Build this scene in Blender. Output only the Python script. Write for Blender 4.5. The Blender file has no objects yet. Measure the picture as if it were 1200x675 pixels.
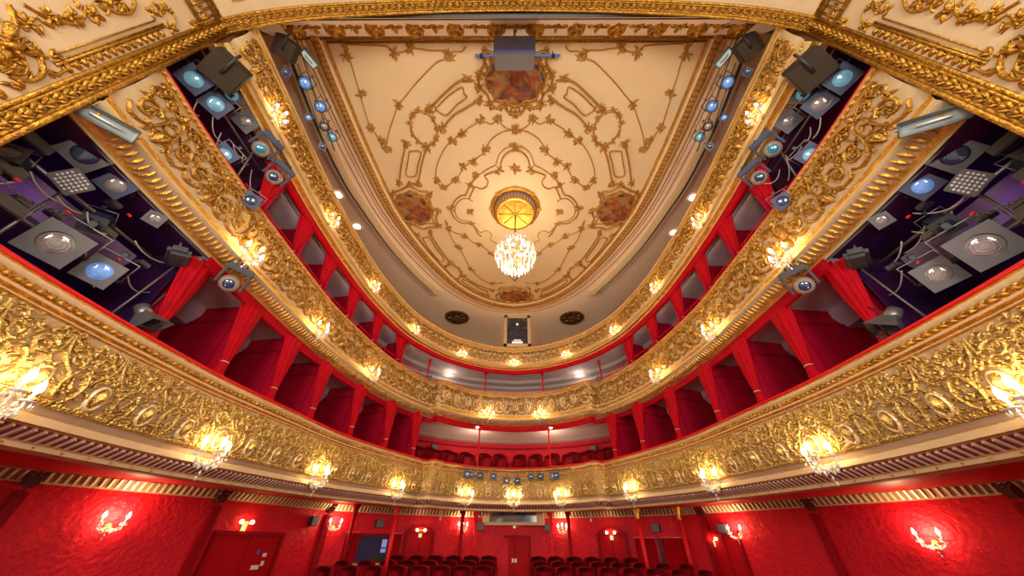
import bpy, bmesh, math, random
import numpy as np
from mathutils import Matrix, Vector

# ------------------------------------------------------------------ camera
scene = bpy.context.scene
FPX, PITCH, YAW, ROLL = 370.0, math.radians(39.1), math.radians(0.6), math.radians(0.6)
c_, s_ = math.cos(PITCH), math.sin(PITCH)
vR = Vector((1, 0, 0)); vU = Vector((0, -s_, c_)); vW = Vector((0, c_, s_))
R2 = vR * math.cos(ROLL) + vU * math.sin(ROLL)
U2 = -vR * math.sin(ROLL) + vU * math.cos(ROLL)
zr = Matrix.Rotation(YAW, 3, 'Z')
R2, U2, W2 = zr @ R2, zr @ U2, zr @ vW
cam_d = bpy.data.cameras.new('camera'); cam = bpy.data.objects.new('camera', cam_d)
scene.collection.objects.link(cam)
cam.matrix_world = Matrix(((R2.x, U2.x, -W2.x, 0), (R2.y, U2.y, -W2.y, 0), (R2.z, U2.z, -W2.z, 0), (0, 0, 0, 1)))
cam_d.sensor_width = 36.0; cam_d.lens = FPX * 36.0 / 1200.0
cam_d.clip_start = 0.05; cam_d.clip_end = 100
scene.camera = cam

# ------------------------------------------------------------------ light and exposure
scene.view_settings.view_transform = 'Standard'
scene.view_settings.look = 'None'
scene.view_settings.exposure = 0.0
scene.view_settings.gamma = 1.0
scene.view_settings.use_curve_mapping = False
world = bpy.data.worlds.new('ambient_fill'); scene.world = world  # added even ambient fill, entering from the open stage side
world.use_nodes = True
bgn = world.node_tree.nodes['Background']
bgn.inputs[0].default_value = (1.0, 0.91, 0.80, 1); bgn.inputs[1].default_value = 0.9
scene.cycles.sample_clamp_indirect = 4.0
scene.cycles.max_bounces = 6
scene.cycles.diffuse_bounces = 4
scene.cycles.glossy_bounces = 3
scene.cycles.transmission_bounces = 4
scene.cycles.transparent_max_bounces = 8

SCONCE_W, BULB_E = 17.0, 34.0
def lamp(name, kind, loc, energy, color, size=0.1, rot=None, parent=None, **kw):
    d = bpy.data.lights.new(name, kind); d.energy = energy; d.color = color
    if kind == 'AREA': d.shape = 'RECTANGLE'; d.size = size; d.size_y = kw.get('sy', size)
    else: d.shadow_soft_size = size
    if kind == 'SPOT': d.spot_size = kw.get('spot', 1.2); d.spot_blend = 0.6
    o = bpy.data.objects.new(name, d); scene.collection.objects.link(o)
    o.location = loc
    if rot is not None: o.rotation_euler = rot
    if parent is not None: o.parent = parent
    return o
def look_rot(frm, to):
    return (Vector(to) - Vector(frm)).to_track_quat('-Z', 'Y').to_euler()
# added unseen fill lights behind the camera, brightening the house
for sx in (-1, 1):
    p = (sx * 2.6, -3.0, 1.5)
    lamp('stage_fill_light', 'AREA', p, 360, (1.0, 0.90, 0.80), 2.5, look_rot(p, (sx * 1.0, 9, 5.5)), sy=2.0)

# ------------------------------------------------------------------ materials
MATS = {}
def mat(name, color, rough=0.5, metal=0.0, emit=None, es=0.0, noise=None, bump=None, spec=0.5, sheen=0.0, coat=0.0):
    if name in MATS: return MATS[name]
    m = bpy.data.materials.new(name); m.use_nodes = True; nt = m.node_tree
    b = nt.nodes['Principled BSDF']
    b.inputs['Base Color'].default_value = (*color, 1); b.inputs['Roughness'].default_value = rough
    b.inputs['Metallic'].default_value = metal; b.inputs['Specular IOR Level'].default_value = spec
    if sheen: b.inputs['Sheen Weight'].default_value = sheen; b.inputs['Sheen Roughness'].default_value = 0.4; b.inputs['Sheen Tint'].default_value = (*color, 1)
    if coat: b.inputs['Coat Weight'].default_value = coat
    if emit: b.inputs['Emission Color'].default_value = (*emit, 1); b.inputs['Emission Strength'].default_value = es
    if noise or bump:
        tc = nt.nodes.new('ShaderNodeTexCoord')
    if noise:   # (scale, other colour, sharpness)
        n = nt.nodes.new('ShaderNodeTexNoise'); n.inputs['Scale'].default_value = noise[0]; n.inputs['Detail'].default_value = 5
        r = nt.nodes.new('ShaderNodeValToRGB'); k = noise[2]
        r.color_ramp.elements[0].position = 0.5 - k; r.color_ramp.elements[1].position = 0.5 + k
        r.color_ramp.elements[0].color = (*color, 1); r.color_ramp.elements[1].color = (*noise[1], 1)
        nt.links.new(tc.outputs['Object'], n.inputs['Vector']); nt.links.new(n.outputs['Fac'], r.inputs[0])
        nt.links.new(r.outputs[0], b.inputs['Base Color'])
    if bump:    # (scale, strength, distance)
        n = nt.nodes.new('ShaderNodeTexNoise'); n.inputs['Scale'].default_value = bump[0]; n.inputs['Detail'].default_value = 4
        bp = nt.nodes.new('ShaderNodeBump'); bp.inputs['Strength'].default_value = bump[1]; bp.inputs['Distance'].default_value = bump[2]
        nt.links.new(tc.outputs['Object'], n.inputs['Vector']); nt.links.new(n.outputs['Fac'], bp.inputs['Height'])
        nt.links.new(bp.outputs[0], b.inputs['Normal'])
    MATS[name] = m
    return m
GOLD = mat('gilding', (0.88, 0.50, 0.08), 0.30, 0.85, noise=(9, (0.60, 0.29, 0.04), 0.2), bump=(38, 0.8, 0.02))
GOLDC = mat('ceiling_gilding', (0.58, 0.30, 0.05), 0.42, 0.6, noise=(14, (0.34, 0.16, 0.03), 0.25))
GOLDL = mat('pale_gilding', (0.88, 0.72, 0.46), 0.40, 0.35, noise=(20, (0.78, 0.52, 0.20), 0.2), bump=(50, 0.3, 0.01))
CREAM = mat('cream_plaster', (0.64, 0.47, 0.27), 0.6, noise=(5, (0.58, 0.41, 0.22), 0.3))
CREAMY = mat('yellow_cream_plaster', (0.70, 0.52, 0.25), 0.5, 0.1, noise=(6, (0.62, 0.42, 0.16), 0.3))
CREAMC = mat('ceiling_plaster', (0.76, 0.57, 0.33), 0.7, noise=(1.5, (0.70, 0.51, 0.28), 0.3))
TAUPE = mat('taupe_plaster', (0.42, 0.31, 0.22), 0.7, noise=(4, (0.36, 0.26, 0.19), 0.3))
BEIGE = mat('beige_plaster', (0.92, 0.74, 0.53), 0.75, noise=(2, (0.86, 0.68, 0.48), 0.3))
GREIGE = mat('box_ceiling_paint', (0.74, 0.65, 0.62), 0.7, noise=(3, (0.58, 0.47, 0.53), 0.3))
MAROON = mat('maroon_cove', (0.26, 0.03, 0.03), 0.6)
RED = mat('red_damask', (0.66, 0.009, 0.020), 0.5, noise=(3.0, (0.56, 0.006, 0.020), 0.2), bump=(11, 0.7, 0.05), spec=0.2)
REDP = mat('red_paint', (0.62, 0.003, 0.010), 0.45, spec=0.25)
VELVET = mat('red_velvet', (0.48, 0.001, 0.008), 0.7, spec=0.1, noise=(6, (0.34, 0.001, 0.010), 0.3))
CRIM = mat('crimson_box_lining', (0.46, 0.001, 0.012), 0.75, noise=(2.2, (0.30, 0.001, 0.03), 0.3), spec=0.15)
DKRED = mat('dark_red_timber', (0.28, 0.002, 0.008), 0.55, spec=0.12)
SEATR = mat('seat_velvet', (0.20, 0.001, 0.006), 0.85, spec=0.1)
GOLDY = mat('yellow_gilding', (0.84, 0.60, 0.20), 0.30, 0.85, noise=(16, (0.52, 0.33, 0.09), 0.2), bump=(45, 0.9, 0.02))
GOLDD = mat('dull_gilding', (0.66, 0.38, 0.07), 0.32, 0.85, noise=(9, (0.36, 0.17, 0.03), 0.25), bump=(40, 0.8, 0.02))
BAY_SHADE = mat('aubergine_bay_shade', (0.060, 0.005, 0.030), 0.85, noise=(2.5, (0.014, 0.008, 0.06), 0.3), spec=0.1)  # dark purple gloom of the lighting bays, put into the colour
BLACK = mat('black_metal', (0.03, 0.03, 0.035), 0.45, 0.3)
DGREY = mat('dark_grey_metal', (0.09, 0.085, 0.09), 0.5, 0.3, noise=(8, (0.05, 0.05, 0.06), 0.3))
GREY = mat('grey_metal', (0.115, 0.10, 0.09), 0.5, 0.2, noise=(6, (0.065, 0.065, 0.075), 0.3))
GOLDP = mat('mottled_gilding', (0.66, 0.35, 0.045), 0.34, 0.85, noise=(22, (0.26, 0.115, 0.015), 0.2), bump=(38, 0.9, 0.02))  # dark brown mottle stands in for the dark crevices
NAVY = mat('navy_metal', (0.035, 0.045, 0.10), 0.45, 0.3, noise=(6, (0.02, 0.022, 0.05), 0.3))
SILVER = mat('silver_reflector', (0.36, 0.40, 0.37), 0.35, 0.5, noise=(7, (0.26, 0.31, 0.32), 0.2))
STEEL = mat('steel_tube', (0.24, 0.22, 0.21), 0.4, 0.7)
SPKR = mat('speaker_brown', (0.045, 0.030, 0.016), 0.6, noise=(40, (0.035, 0.024, 0.014), 0.1), spec=0.2)
SPKG = mat('speaker_grille', (0.14, 0.12, 0.13), 0.5, bump=(200, 0.4, 0.004))
CABLE = mat('pale_cable', (0.42, 0.36, 0.32), 0.5)
BLUEP = mat('blue_pipe_paint', (0.12, 0.26, 0.75), 0.4)
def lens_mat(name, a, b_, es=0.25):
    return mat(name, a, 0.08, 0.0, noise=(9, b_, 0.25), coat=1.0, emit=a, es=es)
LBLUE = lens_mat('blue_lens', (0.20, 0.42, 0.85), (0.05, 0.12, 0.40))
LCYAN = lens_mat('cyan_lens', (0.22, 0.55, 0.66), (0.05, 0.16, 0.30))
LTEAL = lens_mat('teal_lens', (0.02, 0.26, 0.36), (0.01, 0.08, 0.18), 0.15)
LGREY = lens_mat('grey_lens', (0.36, 0.29, 0.26), (0.16, 0.13, 0.14), 0.0)
LDARK = lens_mat('dark_lens', (0.03, 0.06, 0.16), (0.01, 0.02, 0.06), 0.0)
BULB = mat('flame_bulb_glow', (1, 0.9, 0.7), 0.3, emit=(1.0, 0.80, 0.45), es=BULB_E)
DOWN = mat('downlight_glow', (1, 0.95, 0.85), 0.3, emit=(1.0, 0.90, 0.72), es=8)
CHBULB = mat('chandelier_bulb_glow', (1, 0.95, 0.85), 0.3, emit=(1.0, 0.92, 0.76), es=26)
CANDLE = mat('cream_candle_sleeve', (0.85, 0.78, 0.60), 0.5)
def crystal_mat():
    m = bpy.data.materials.new('cut_crystal'); m.use_nodes = True; nt = m.node_tree
    b = nt.nodes['Principled BSDF']; b.inputs['Base Color'].default_value = (0.95, 0.93, 0.88, 1)
    b.inputs['Roughness'].default_value = 0.05; b.inputs['Transmission Weight'].default_value = 0.45
    b.inputs['IOR'].default_value = 1.5; b.inputs['Coat Weight'].default_value = 1.0
    return m
CRYSTAL = crystal_mat()
def two_tone(name, cols, scale, dist=1.5, kind='NOISE'):
    m = bpy.data.materials.new(name); m.use_nodes = True; nt = m.node_tree; b = nt.nodes['Principled BSDF']
    tc = nt.nodes.new('ShaderNodeTexCoord'); n = nt.nodes.new('ShaderNodeTexNoise'); n.inputs['Scale'].default_value = scale
    n.inputs['Detail'].default_value = 4; n.inputs['Distortion'].default_value = dist
    r = nt.nodes.new('ShaderNodeValToRGB'); cr = r.color_ramp
    pos = np.linspace(0.3, 0.7, len(cols))
    cr.elements[0].position = pos[0]; cr.elements[0].color = (*cols[0], 1)
    cr.elements[1].position = pos[-1]; cr.elements[1].color = (*cols[-1], 1)
    for p, c in list(zip(pos, cols))[1:-1]:
        e = cr.elements.new(p); e.color = (*c, 1)
    nt.links.new(tc.outputs['Object'], n.inputs['Vector']); nt.links.new(n.outputs['Fac'], r.inputs[0]); nt.links.new(r.outputs[0], b.inputs['Base Color'])
    b.inputs['Roughness'].default_value = 0.6
    return m
FRESCO = two_tone('fresco_paint', [(0.02, 0.02, 0.05), (0.07, 0.05, 0.05), (0.28, 0.06, 0.012), (0.38, 0.14, 0.03), (0.26, 0.21, 0.08), (0.06, 0.07, 0.11)], 2.2)

# ------------------------------------------------------------------ mesh helpers
class MB:
    def __init__(s): s.V = []; s.F = []; s.M = []; s.n = 0; s.sm = []
    def add(s, V, F, m=0, smooth=True):
        V = np.asarray(V, float).reshape(-1, 3)
        for f in F: s.F.append(tuple(int(i) + s.n for i in f)); s.M.append(m); s.sm.append(smooth)
        s.V.append(V); s.n += len(V); return s
    def box(s, c, d, R=None, m=0):
        x, y, z = d[0] / 2, d[1] / 2, d[2] / 2
        V = np.array([(a * x, b * y, e * z) for a in (-1, 1) for b in (-1, 1) for e in (-1, 1)])
        if R is not None: V = V @ np.array(R).T
        V = V + np.array(c)
        return s.add(V, [(0, 1, 3, 2), (4, 6, 7, 5), (0, 4, 5, 1), (2, 3, 7, 6), (0, 2, 6, 4), (1, 5, 7, 3)], m, False)
    def cbox(s, c, d, ch, m=0):
        """box with chamfered edges"""
        bm = bmesh.new(); bmesh.ops.create_cube(bm, size=1.0)
        for v in bm.verts: v.co = Vector((v.co.x * d[0], v.co.y * d[1], v.co.z * d[2]))
        bmesh.ops.bevel(bm, geom=bm.edges[:], offset=ch, segments=2, affect='EDGES')
        bm.verts.index_update()
        V = [tuple(v.co + Vector(c)) for v in bm.verts]; F = [[v.index for v in f.verts] for f in bm.faces]; bm.free()
        return s.add(V, F, m, False)
    def tube(s, P, r, seg=6, m=0, caps=True):
        P = np.asarray(P, float); n = len(P); r = np.broadcast_to(np.asarray(r, float), (n,))
        T = np.gradient(P, axis=0); T /= np.maximum(np.linalg.norm(T, axis=1)[:, None], 1e-9)
        up = np.array((0, 0, 1.0)) if abs(T[0][2]) < 0.9 else np.array((1.0, 0, 0))
        A = np.cross(T[0], up); A /= np.linalg.norm(A); V = []
        for i in range(n):
            A = A - T[i] * np.dot(A, T[i]); A /= max(np.linalg.norm(A), 1e-9); B = np.cross(T[i], A)
            for k in range(seg):
                a = 2 * math.pi * k / seg; V.append(P[i] + r[i] * (math.cos(a) * A + math.sin(a) * B))
        F = [(i * seg + k, i * seg + (k + 1) % seg, (i + 1) * seg + (k + 1) % seg, (i + 1) * seg + k) for i in range(n - 1) for k in range(seg)]
        if caps: F += [tuple(range(seg))[::-1], tuple((n - 1) * seg + k for k in range(seg))]
        return s.add(V, F, m)
    def lathe(s, prof, seg=12, m=0, c=(0, 0, 0), R=None, smooth=True, caps=True):
        V = [(r * math.cos(2 * math.pi * k / seg), r * math.sin(2 * math.pi * k / seg), z) for r, z in prof for k in range(seg)]
        V = np.array(V)
        if R is not None: V = V @ np.array(R).T
        V = V + np.array(c); n = len(prof)
        F = [(i * seg + k, i * seg + (k + 1) % seg, (i + 1) * seg + (k + 1) % seg, (i + 1) * seg + k) for i in range(n - 1) for k in range(seg)]
        if caps and prof[0][0] > 1e-6: F.append(tuple(range(seg))[::-1])
        if caps and prof[-1][0] > 1e-6: F.append(tuple((n - 1) * seg + k for k in range(seg)))
        return s.add(V, F, m, smooth)
    def build(s, name, mats, parent=None):
        me = bpy.data.meshes.new(name)
        V = np.concatenate(s.V) if s.V else np.zeros((0, 3))
        me.from_pydata(V.tolist(), [], s.F)
        mats = mats if isinstance(mats, (list, tuple)) else [mats]
        for mm in mats: me.materials.append(mm)
        me.polygons.foreach_set('material_index', s.M); me.polygons.foreach_set('use_smooth', s.sm)
        me.update()
        o = bpy.data.objects.new(name, me); scene.collection.objects.link(o)
        if parent is not None: o.parent = parent
        return o
RY = lambda: None
ROTX = np.array([[1, 0, 0], [0, 0, -1], [0, 1, 0.0]])      # z axis -> -y axis
def tag(o, label=None, cat=None, group=None, kind=None):
    if label: o['label'] = label
    if cat: o['category'] = cat
    if group: o['group'] = group
    if kind: o['kind'] = kind
    return o
def thing(name, label, cat, loc=(0, 0, 0), rz=0.0, group=None):
    o = bpy.data.objects.new(name, None); scene.collection.objects.link(o); o.empty_display_size = 0.1
    o.location = loc; o.rotation_euler = (0, 0, rz); return tag(o, label, cat, group)
def copy_tree(o, parent=None):
    c = o.copy(); scene.collection.objects.link(c)
    if parent is not None: c.parent = parent
    for ch in list(o.children): copy_tree(ch, c)
    return c
def struct(name, mb, mats, parent=None):
    o = mb.build(name, mats, parent)
    if parent is None: o['kind'] = 'structure'
    return o
ORD = ['first', 'second', 'third', 'fourth', 'fifth', 'sixth', 'seventh', 'eighth', 'ninth', 'tenth', 'eleventh', 'twelfth', 'thirteenth', 'fourteenth', 'fifteenth', 'sixteenth', 'seventeenth', 'eighteenth']

# ------------------------------------------------------------------ plan curves
def catmull(P, n=16):
    P = np.asarray(P, float); out = []
    Q = np.vstack([2 * P[0] - P[1], P, 2 * P[-1] - P[-2]])
    for i in range(1, len(Q) - 2):
        for t in np.linspace(0, 1, n, endpoint=False):
            a, b, c, d = Q[i - 1], Q[i], Q[i + 1], Q[i + 2]
            out.append(0.5 * ((2 * b) + (-a + c) * t + (2 * a - 5 * b + 4 * c - d) * t * t + (-a + 3 * b - 3 * c + d) * t ** 3))
    out.append(P[-1]); return np.array(out)
class Curve:
    def __init__(s, half, sm=3):
        P = catmull(half, 14); P = np.vstack([P, (P * [-1, 1])[::-1][1:]])
        L = np.r_[0, np.cumsum(np.linalg.norm(np.diff(P, axis=0), axis=1))]
        n = int(L[-1] / 0.06) + 1; u = np.linspace(0, L[-1], n)
        s.u = u; s.P = np.c_[np.interp(u, L, P[:, 0]), np.interp(u, L, P[:, 1])]
        T = np.gradient(s.P, axis=0); T /= np.linalg.norm(T, axis=1)[:, None]
        N = np.c_[T[:, 1], -T[:, 0]]
        for _ in range(sm):
            N[1:-1] = (N[:-2] + N[1:-1] * 2 + N[2:]) / 4
        s.N = N / np.linalg.norm(N, axis=1)[:, None]; s.L = L[-1]
    def at(s, u):
        u = np.asarray(u, float)
        p = np.stack([np.interp(u, s.u, s.P[:, 0]), np.interp(u, s.u, s.P[:, 1])], -1)
        n = np.stack([np.interp(u, s.u, s.N[:, 0]), np.interp(u, s.u, s.N[:, 1])], -1)
        return p, n
    def near(s, x, y):
        return s.u[np.argmin((s.P[:, 0] - x) ** 2 + (s.P[:, 1] - y) ** 2)]
    def map(s, u, o, z):
        p, n = s.at(u); q = p + n * np.asarray(o)[..., None]
        return np.stack([q[..., 0], q[..., 1], np.asarray(z) + 0 * q[..., 0]], -1)
C1 = Curve([(-4.82, 1.41), (-4.95, 2.3), (-5.0, 3.6), (-4.95, 5.1), (-4.75, 6.5), (-4.42, 8.5), (-3.96, 9.8), (-3.50, 10.8), (-3.15, 11.5), (-2.97, 11.80), (-2.62, 11.66), (-2.25, 12.2), (-1.3, 12.9), (0, 13.2)])
C2 = Curve([(-4.81, 1.41), (-4.90, 2.4), (-4.95, 3.8), (-4.94, 5.5), (-4.87, 7.2), (-4.42, 9.6), (-3.89, 11.0), (-3.38, 11.85), (-3.12, 12.10), (-2.80, 11.95), (-2.25, 12.5), (-1.4, 13.05), (0, 13.32)])
C3 = Curve([(-4.63, 1.41), (-4.66, 2.2), (-4.72, 3.6), (-4.75, 4.8), (-4.70, 6.4), (-4.50, 8.2), (-4.0, 10.1), (-3.4, 11.2), (-2.6, 12.15), (-1.3, 12.95), (0, 13.25)])
CB = Curve([(-4.80, 1.42), (-4.90, 2.4), (-4.95, 3.8), (-4.94, 5.5), (-4.80, 7.2), (-4.42, 9.2), (-3.8, 10.8), (-3.0, 12.0), (-1.6, 12.95), (0, 13.3)], 30)
def sweep(mb, C, prof, mi=None, u0=0, u1=None, drift=None, step=2):
    """strip along curve C for profile [(offset, z)]"""
    u1 = C.L if u1 is None else u1
    us = C.u[(C.u >= u0) & (C.u <= u1)][::step]
    if us[-1] != C.u[(C.u <= u1)][-1]: us = np.r_[us, C.u[(C.u <= u1)][-1]]
    n = len(us)
    for j in range(len(prof) - 1):
        V = []
        for (o, z) in prof[j:j + 2]:
            zz = np.full(n, z, float)
            if drift: zz = drift(us, zz)
            V.append(C.map(us, np.full(n, o), zz))
        V = np.concatenate(V)
        mb.add(V, [(i, i + 1, n + i + 1, n + i) for i in range(n - 1)], mi[j] if mi else 0, True)
    return mb

# ------------------------------------------------------------------ flat relief ornament
class Relief:
    """collects raised ribbons in flat coordinates (u, v, height)"""
    def __init__(s): s.V = []; s.F = []; s.n = 0
    def ridge(s, P, w, h=0.6, closed=False, base=0.0):
        P = np.asarray(P, float); n = len(P)
        T = np.gradient(P, axis=0)
        if closed: T[0] = T[-1] = P[1] - P[-2]
        T /= np.maximum(np.linalg.norm(T, axis=1)[:, None], 1e-9)
        N = np.c_[-T[:, 1], T[:, 0]]; w = np.broadcast_to(np.asarray(w, float), (n,))
        V = np.zeros((n, 5, 3))
        for k, (a, b) in enumerate(((-1, -0.15), (-0.62, 0.72), (0, 1.0), (0.62, 0.72), (1, -0.15))):
            V[:, k, :2] = P + N * (a * w)[:, None]; V[:, k, 2] = base + b * w * 2 * h
        F = [(i * 5 + k, i * 5 + k + 1, (i + 1) * 5 + k + 1, (i + 1) * 5 + k) for i in range(n - 1) for k in range(4)]
        s.V.append(V.reshape(-1, 3)); s.F.append(np.array(F) + s.n); s.n += n * 5; return s
    def leaf(s, x, y, a, L, w, bend=0.6, h=0.8, n=6):
        t = np.linspace(0, 1, n); ang = a + bend * t
        P = np.c_[x + np.cumsum(np.r_[0, np.cos(ang[1:])]) * L / (n - 1), y + np.cumsum(np.r_[0, np.sin(ang[1:])]) * L / (n - 1)]
        return s.ridge(P, w * np.sin(np.pi * np.clip(t * 0.93 + 0.06, 0, 1)) ** 0.8 + 0.0015, h)
    def spiral(s, x, y, r, a0, turns, w, sgn=1, h=0.8, n=None):
        n = n or int(8 + 10 * turns); t = np.linspace(0, 1, n)
        rr = r * (1 - 0.82 * t); a = a0 + sgn * 2 * np.pi * turns * t
        return s.ridge(np.c_[x + rr * np.cos(a), y + rr * np.sin(a)], w * (1 - 0.55 * t), h)
    def ring(s, x, y, rx, ry, w, h=0.7, n=20, base=0.0):
        a = np.linspace(0, 2 * np.pi, n + 1); return s.ridge(np.c_[x + rx * np.cos(a), y + ry * np.sin(a)], w, h, True, base)
    def cluster(s, x, y, r, rng, n=6, w=0.22, rot=None):
        a0 = rng.random() * 6.28 if rot is None else rot
        for k in range(n):
            a = a0 + 6.283 * k / n + rng.uniform(-0.3, 0.3); L = r * rng.uniform(0.65, 1.15)
            s.leaf(x, y, a, L, r * w, rng.uniform(-1.6, 1.6), 0.8, 5)
        s.leaf(x - r * 0.15, y, 0, r * 0.3, r * 0.2, 0, 1.2, 4); return s
    def mirror_u(s, c):
        for V, F in list(zip(s.V, s.F)):
            V2 = V.copy(); V2[:, 0] = 2 * c - V2[:, 0]; off = s.n - F.min()
            s.V.append(V2); s.F.append(F[:, ::-1] + off); s.n += len(V2)
        return s
    def arrays(s): return np.concatenate(s.V), np.concatenate(s.F)
def place(mb, V, F, fn, m=0):
    mb.V.append(fn(V)); o = mb.n
    mb.F.extend(map(tuple, (F + o).tolist())); mb.M.extend([m] * len(F)); mb.sm.extend([True] * len(F)); mb.n += len(V)

# ------------------------------------------------------------------ room shell
def arr_poly(P, z0, z1, mb=None, m=0):
    mb = mb or MB(); n = len(P)
    V = [(x, y, z0) for x, y in P] + [(x, y, z1) for x, y in P]
    return mb.add(V, [(i, i + 1, n + i + 1, n + i) for i in range(n - 1)], m, False)
WL = [(-9.6, 1.4), (-9.6, 3.5), (-8.5, 6.4), (-6.9, 8.8), (-5.7, 11.9), (-3.85, 13.4), (-1.9, 14.3), (0, 14.6)]
WR = [(0, 14.6), (1.9, 14.3), (3.95, 13.25), (5.3, 12.3), (7.3, 9.4), (8.9, 6.7), (9.8, 3.5), (9.8, 1.4)]
ZS = 0.95     # soffit of the stalls
struct('wall_left', arr_poly(WL[:6], -3.2, ZS), RED)
struct('wall_back', arr_poly(WL[5:] + WR[1:3], -3.2, ZS), RED)
struct('wall_right', arr_poly(WR[2:], -3.2, ZS), RED)
fl = MB(); fl.add([(-10.5, -1.5, -3.2), (10.5, -1.5, -3.2), (10.5, 9.0, -2.6), (-10.5, 9.0, -2.6)], [(0, 1, 2, 3)], 0, False)
fl.add([(-10.5, 9.0, -1.45), (10.5, 9.0, -1.45), (10.5, 15, -1.30), (-10.5, 15, -1.30), (-10.5, 9, -2.6), (10.5, 9, -2.6)], [(0, 1, 2, 3), (4, 5, 1, 0)], 0, False)
struct('floor', fl, mat('red_carpet', (0.20, 0.004, 0.008), 0.9, sheen=0.3))

# soffits and slabs of the tiers (underside seen from the hall)
def slab(name, C, z, off0, off1, mats, mi, thick=0.12, u0=0, u1=None):
    mb = MB(); sweep(mb, C, [(off0, z), (off1, z)], [mi], u0, u1, step=3)
    sweep(mb, C, [(off0, z + thick), (off1, z + thick)], [mi], u0, u1, step=3)
    return struct(name, mb, mats)
ucent = CB.L / 2
slab('ceiling_stalls', CB, ZS, -0.1, -6.5, [REDP], 0, 0.10)
slab('ceiling_lower_boxes', CB, 3.66, -0.19, -4.2, [GREIGE], 0, 0.10)
slab('ceiling_upper_boxes', CB, 6.0, -0.19, -4.2, [GREIGE], 0, 0.10)
# back walls of the boxes, gallery walls
def backwall(name, C, off, z0, z1, m, u0, u1, extra=None):
    mb = MB(); sweep(mb, C, [(off, z0), (off, z1)], [0], u0, u1, step=3)
    if extra:
        for (o, za, zb, q) in extra: sweep(mb, C, [(o, za), (o + q, za), (o + q, zb), (o, zb)], [1, 1, 1], u0, u1, step=3)
    return struct(name, mb, [m] + ([DKRED] if extra else []))
uk = CB.near(-3.0, 12.0); uk2 = CB.near(3.0, 12.0)
for nm, a, b in (('left', 0, uk), ('right', uk2, CB.L)):
    backwall('wall_%s_lower_boxes' % nm, CB, -1.75, 1.05, 3.66, CRIM, a, b, [(-1.75, 2.75, 2.80, 0.03)])
    backwall('wall_%s_upper_boxes' % nm, CB, -1.75, 3.9, 6.0, CRIM, a, b)
backwall('wall_back_lower_gallery', CB, -1.95, 1.05, 3.66, RED, uk - 1.2, uk2 + 1.2, [(-1.95, 3.22, 3.28, 0.05)])
backwall('wall_back_upper_gallery', CB, -1.75, 3.9, 6.0, GREIGE, uk - 0.8, uk2 + 0.8)
backwall('wall_gallery', CB, -3.1, 6.1, 9.02, BEIGE, 0, CB.L)
for z, nm in ((1.08, 'floor_lower_boxes'), (4.0, 'floor_upper_boxes'), (6.12, 'floor_gallery')):
    slab(nm, CB, z, -0.12, -4.2, [MATS['red_carpet']], 0, 0.02)
# grey crown step inside the lower boxes and the upper gallery
mb = MB(); sweep(mb, CB, [(-1.74, 3.30), (-1.45, 3.30), (-1.28, 3.48), (-1.28, 3.66)], [0, 0, 0], 0, uk, step=3)
sweep(mb, CB, [(-1.74, 3.30), (-1.45, 3.30), (-1.28, 3.48), (-1.28, 3.66)], [0, 0, 0], uk2, CB.L, step=3)
struct('trim_1', mb, [mat('lilac_grey_paint', (0.46, 0.26, 0.46), 0.7, noise=(2, (0.46, 0.36, 0.40), 0.3))])
mb = MB(); sweep(mb, CB, [(-1.94, 3.42), (-1.72, 3.44), (-1.5, 3.50), (-0.8, 3.63), (-0.14, 3.655)], [0, 0, 0, 0], uk, uk2, step=3)
struct('trim_2', mb, [mat('pale_pink_plaster', (0.86, 0.72, 0.60), 0.6)])
mb = MB(); sweep(mb, CB, [(-1.74, 5.72), (-1.5, 5.76), (-1.44, 5.85), (-1.1, 5.88), (-1.05, 6.0)], [0, 0, 0, 0], 0, CB.L, step=3)
struct('trim_3', mb, [mat('pale_grey_paint', (0.52, 0.45, 0.42), 0.7)])

# fluted cream cornice round the stalls wall
def poly_curve(P):
    P = np.array(P, float); L = np.r_[0, np.cumsum(np.linalg.norm(np.diff(P, axis=0), axis=1))]
    return P, L
PW, LW = poly_curve(WL + WR[1:])
def wall_at(u, off=0.0):
    i = min(max(np.searchsorted(LW, u) - 1, 0), len(PW) - 2); d = (PW[i + 1] - PW[i]) / (LW[i + 1] - LW[i])
    n = np.array((d[1], -d[0])); return PW[i] + d * (u - LW[i]) + n * off, n, d
mb = MB()
for i in range(len(PW) - 1):
    d = (PW[i + 1] - PW[i]); d /= np.linalg.norm(d); n = np.array((d[1], -d[0]))
    for (o0, z0, o1, z1) in ((0.0, 0.77, 0.03, 0.77), (0.03, 0.77, 0.03, 0.795), (0.03, 0.795, 0.16, 0.94), (0.16, 0.94, 0.16, ZS)):
        a, b = PW[i] + n * o0, PW[i + 1] + n * o0; c, e = PW[i + 1] + n * o1, PW[i] + n * o1
        mb.add([(*a, z0), (*b, z0), (*c, z1), (*e, z1)], [(0, 1, 2, 3)], 1 if (o0, o1) == (0.03, 0.16) else 0, False)
struct('trim_4', mb, [CREAM, mat('brown_cove_paint', (0.30, 0.14, 0.08), 0.6)])
mb = MB(); u = 0.1
while u < LW[-1]:
    p, n, d = wall_at(u)
    q0 = p + n * 0.035; q1 = p + n * 0.175
    mb.add([(*(q0 - d * .018), .80), (*(q0 + d * .018), .80), (*(q1 + d * .018), .945), (*(q1 - d * .018), .945),
            (*(q0 - d * .018 + n * .03), .785), (*(q0 + d * .018 + n * .03), .785), (*(q1 + d * .018 + n * .03), .93), (*(q1 - d * .018 + n * .03), .93)],
           [(4, 5, 6, 7), (0, 4, 7, 3), (1, 2, 6, 5), (0, 1, 5, 4)], 0, False)
    u += 0.115
struct('trim_5', mb, [mat('gilded_plaster_flute', (0.78, 0.64, 0.40), 0.45, 0.2)])

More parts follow.
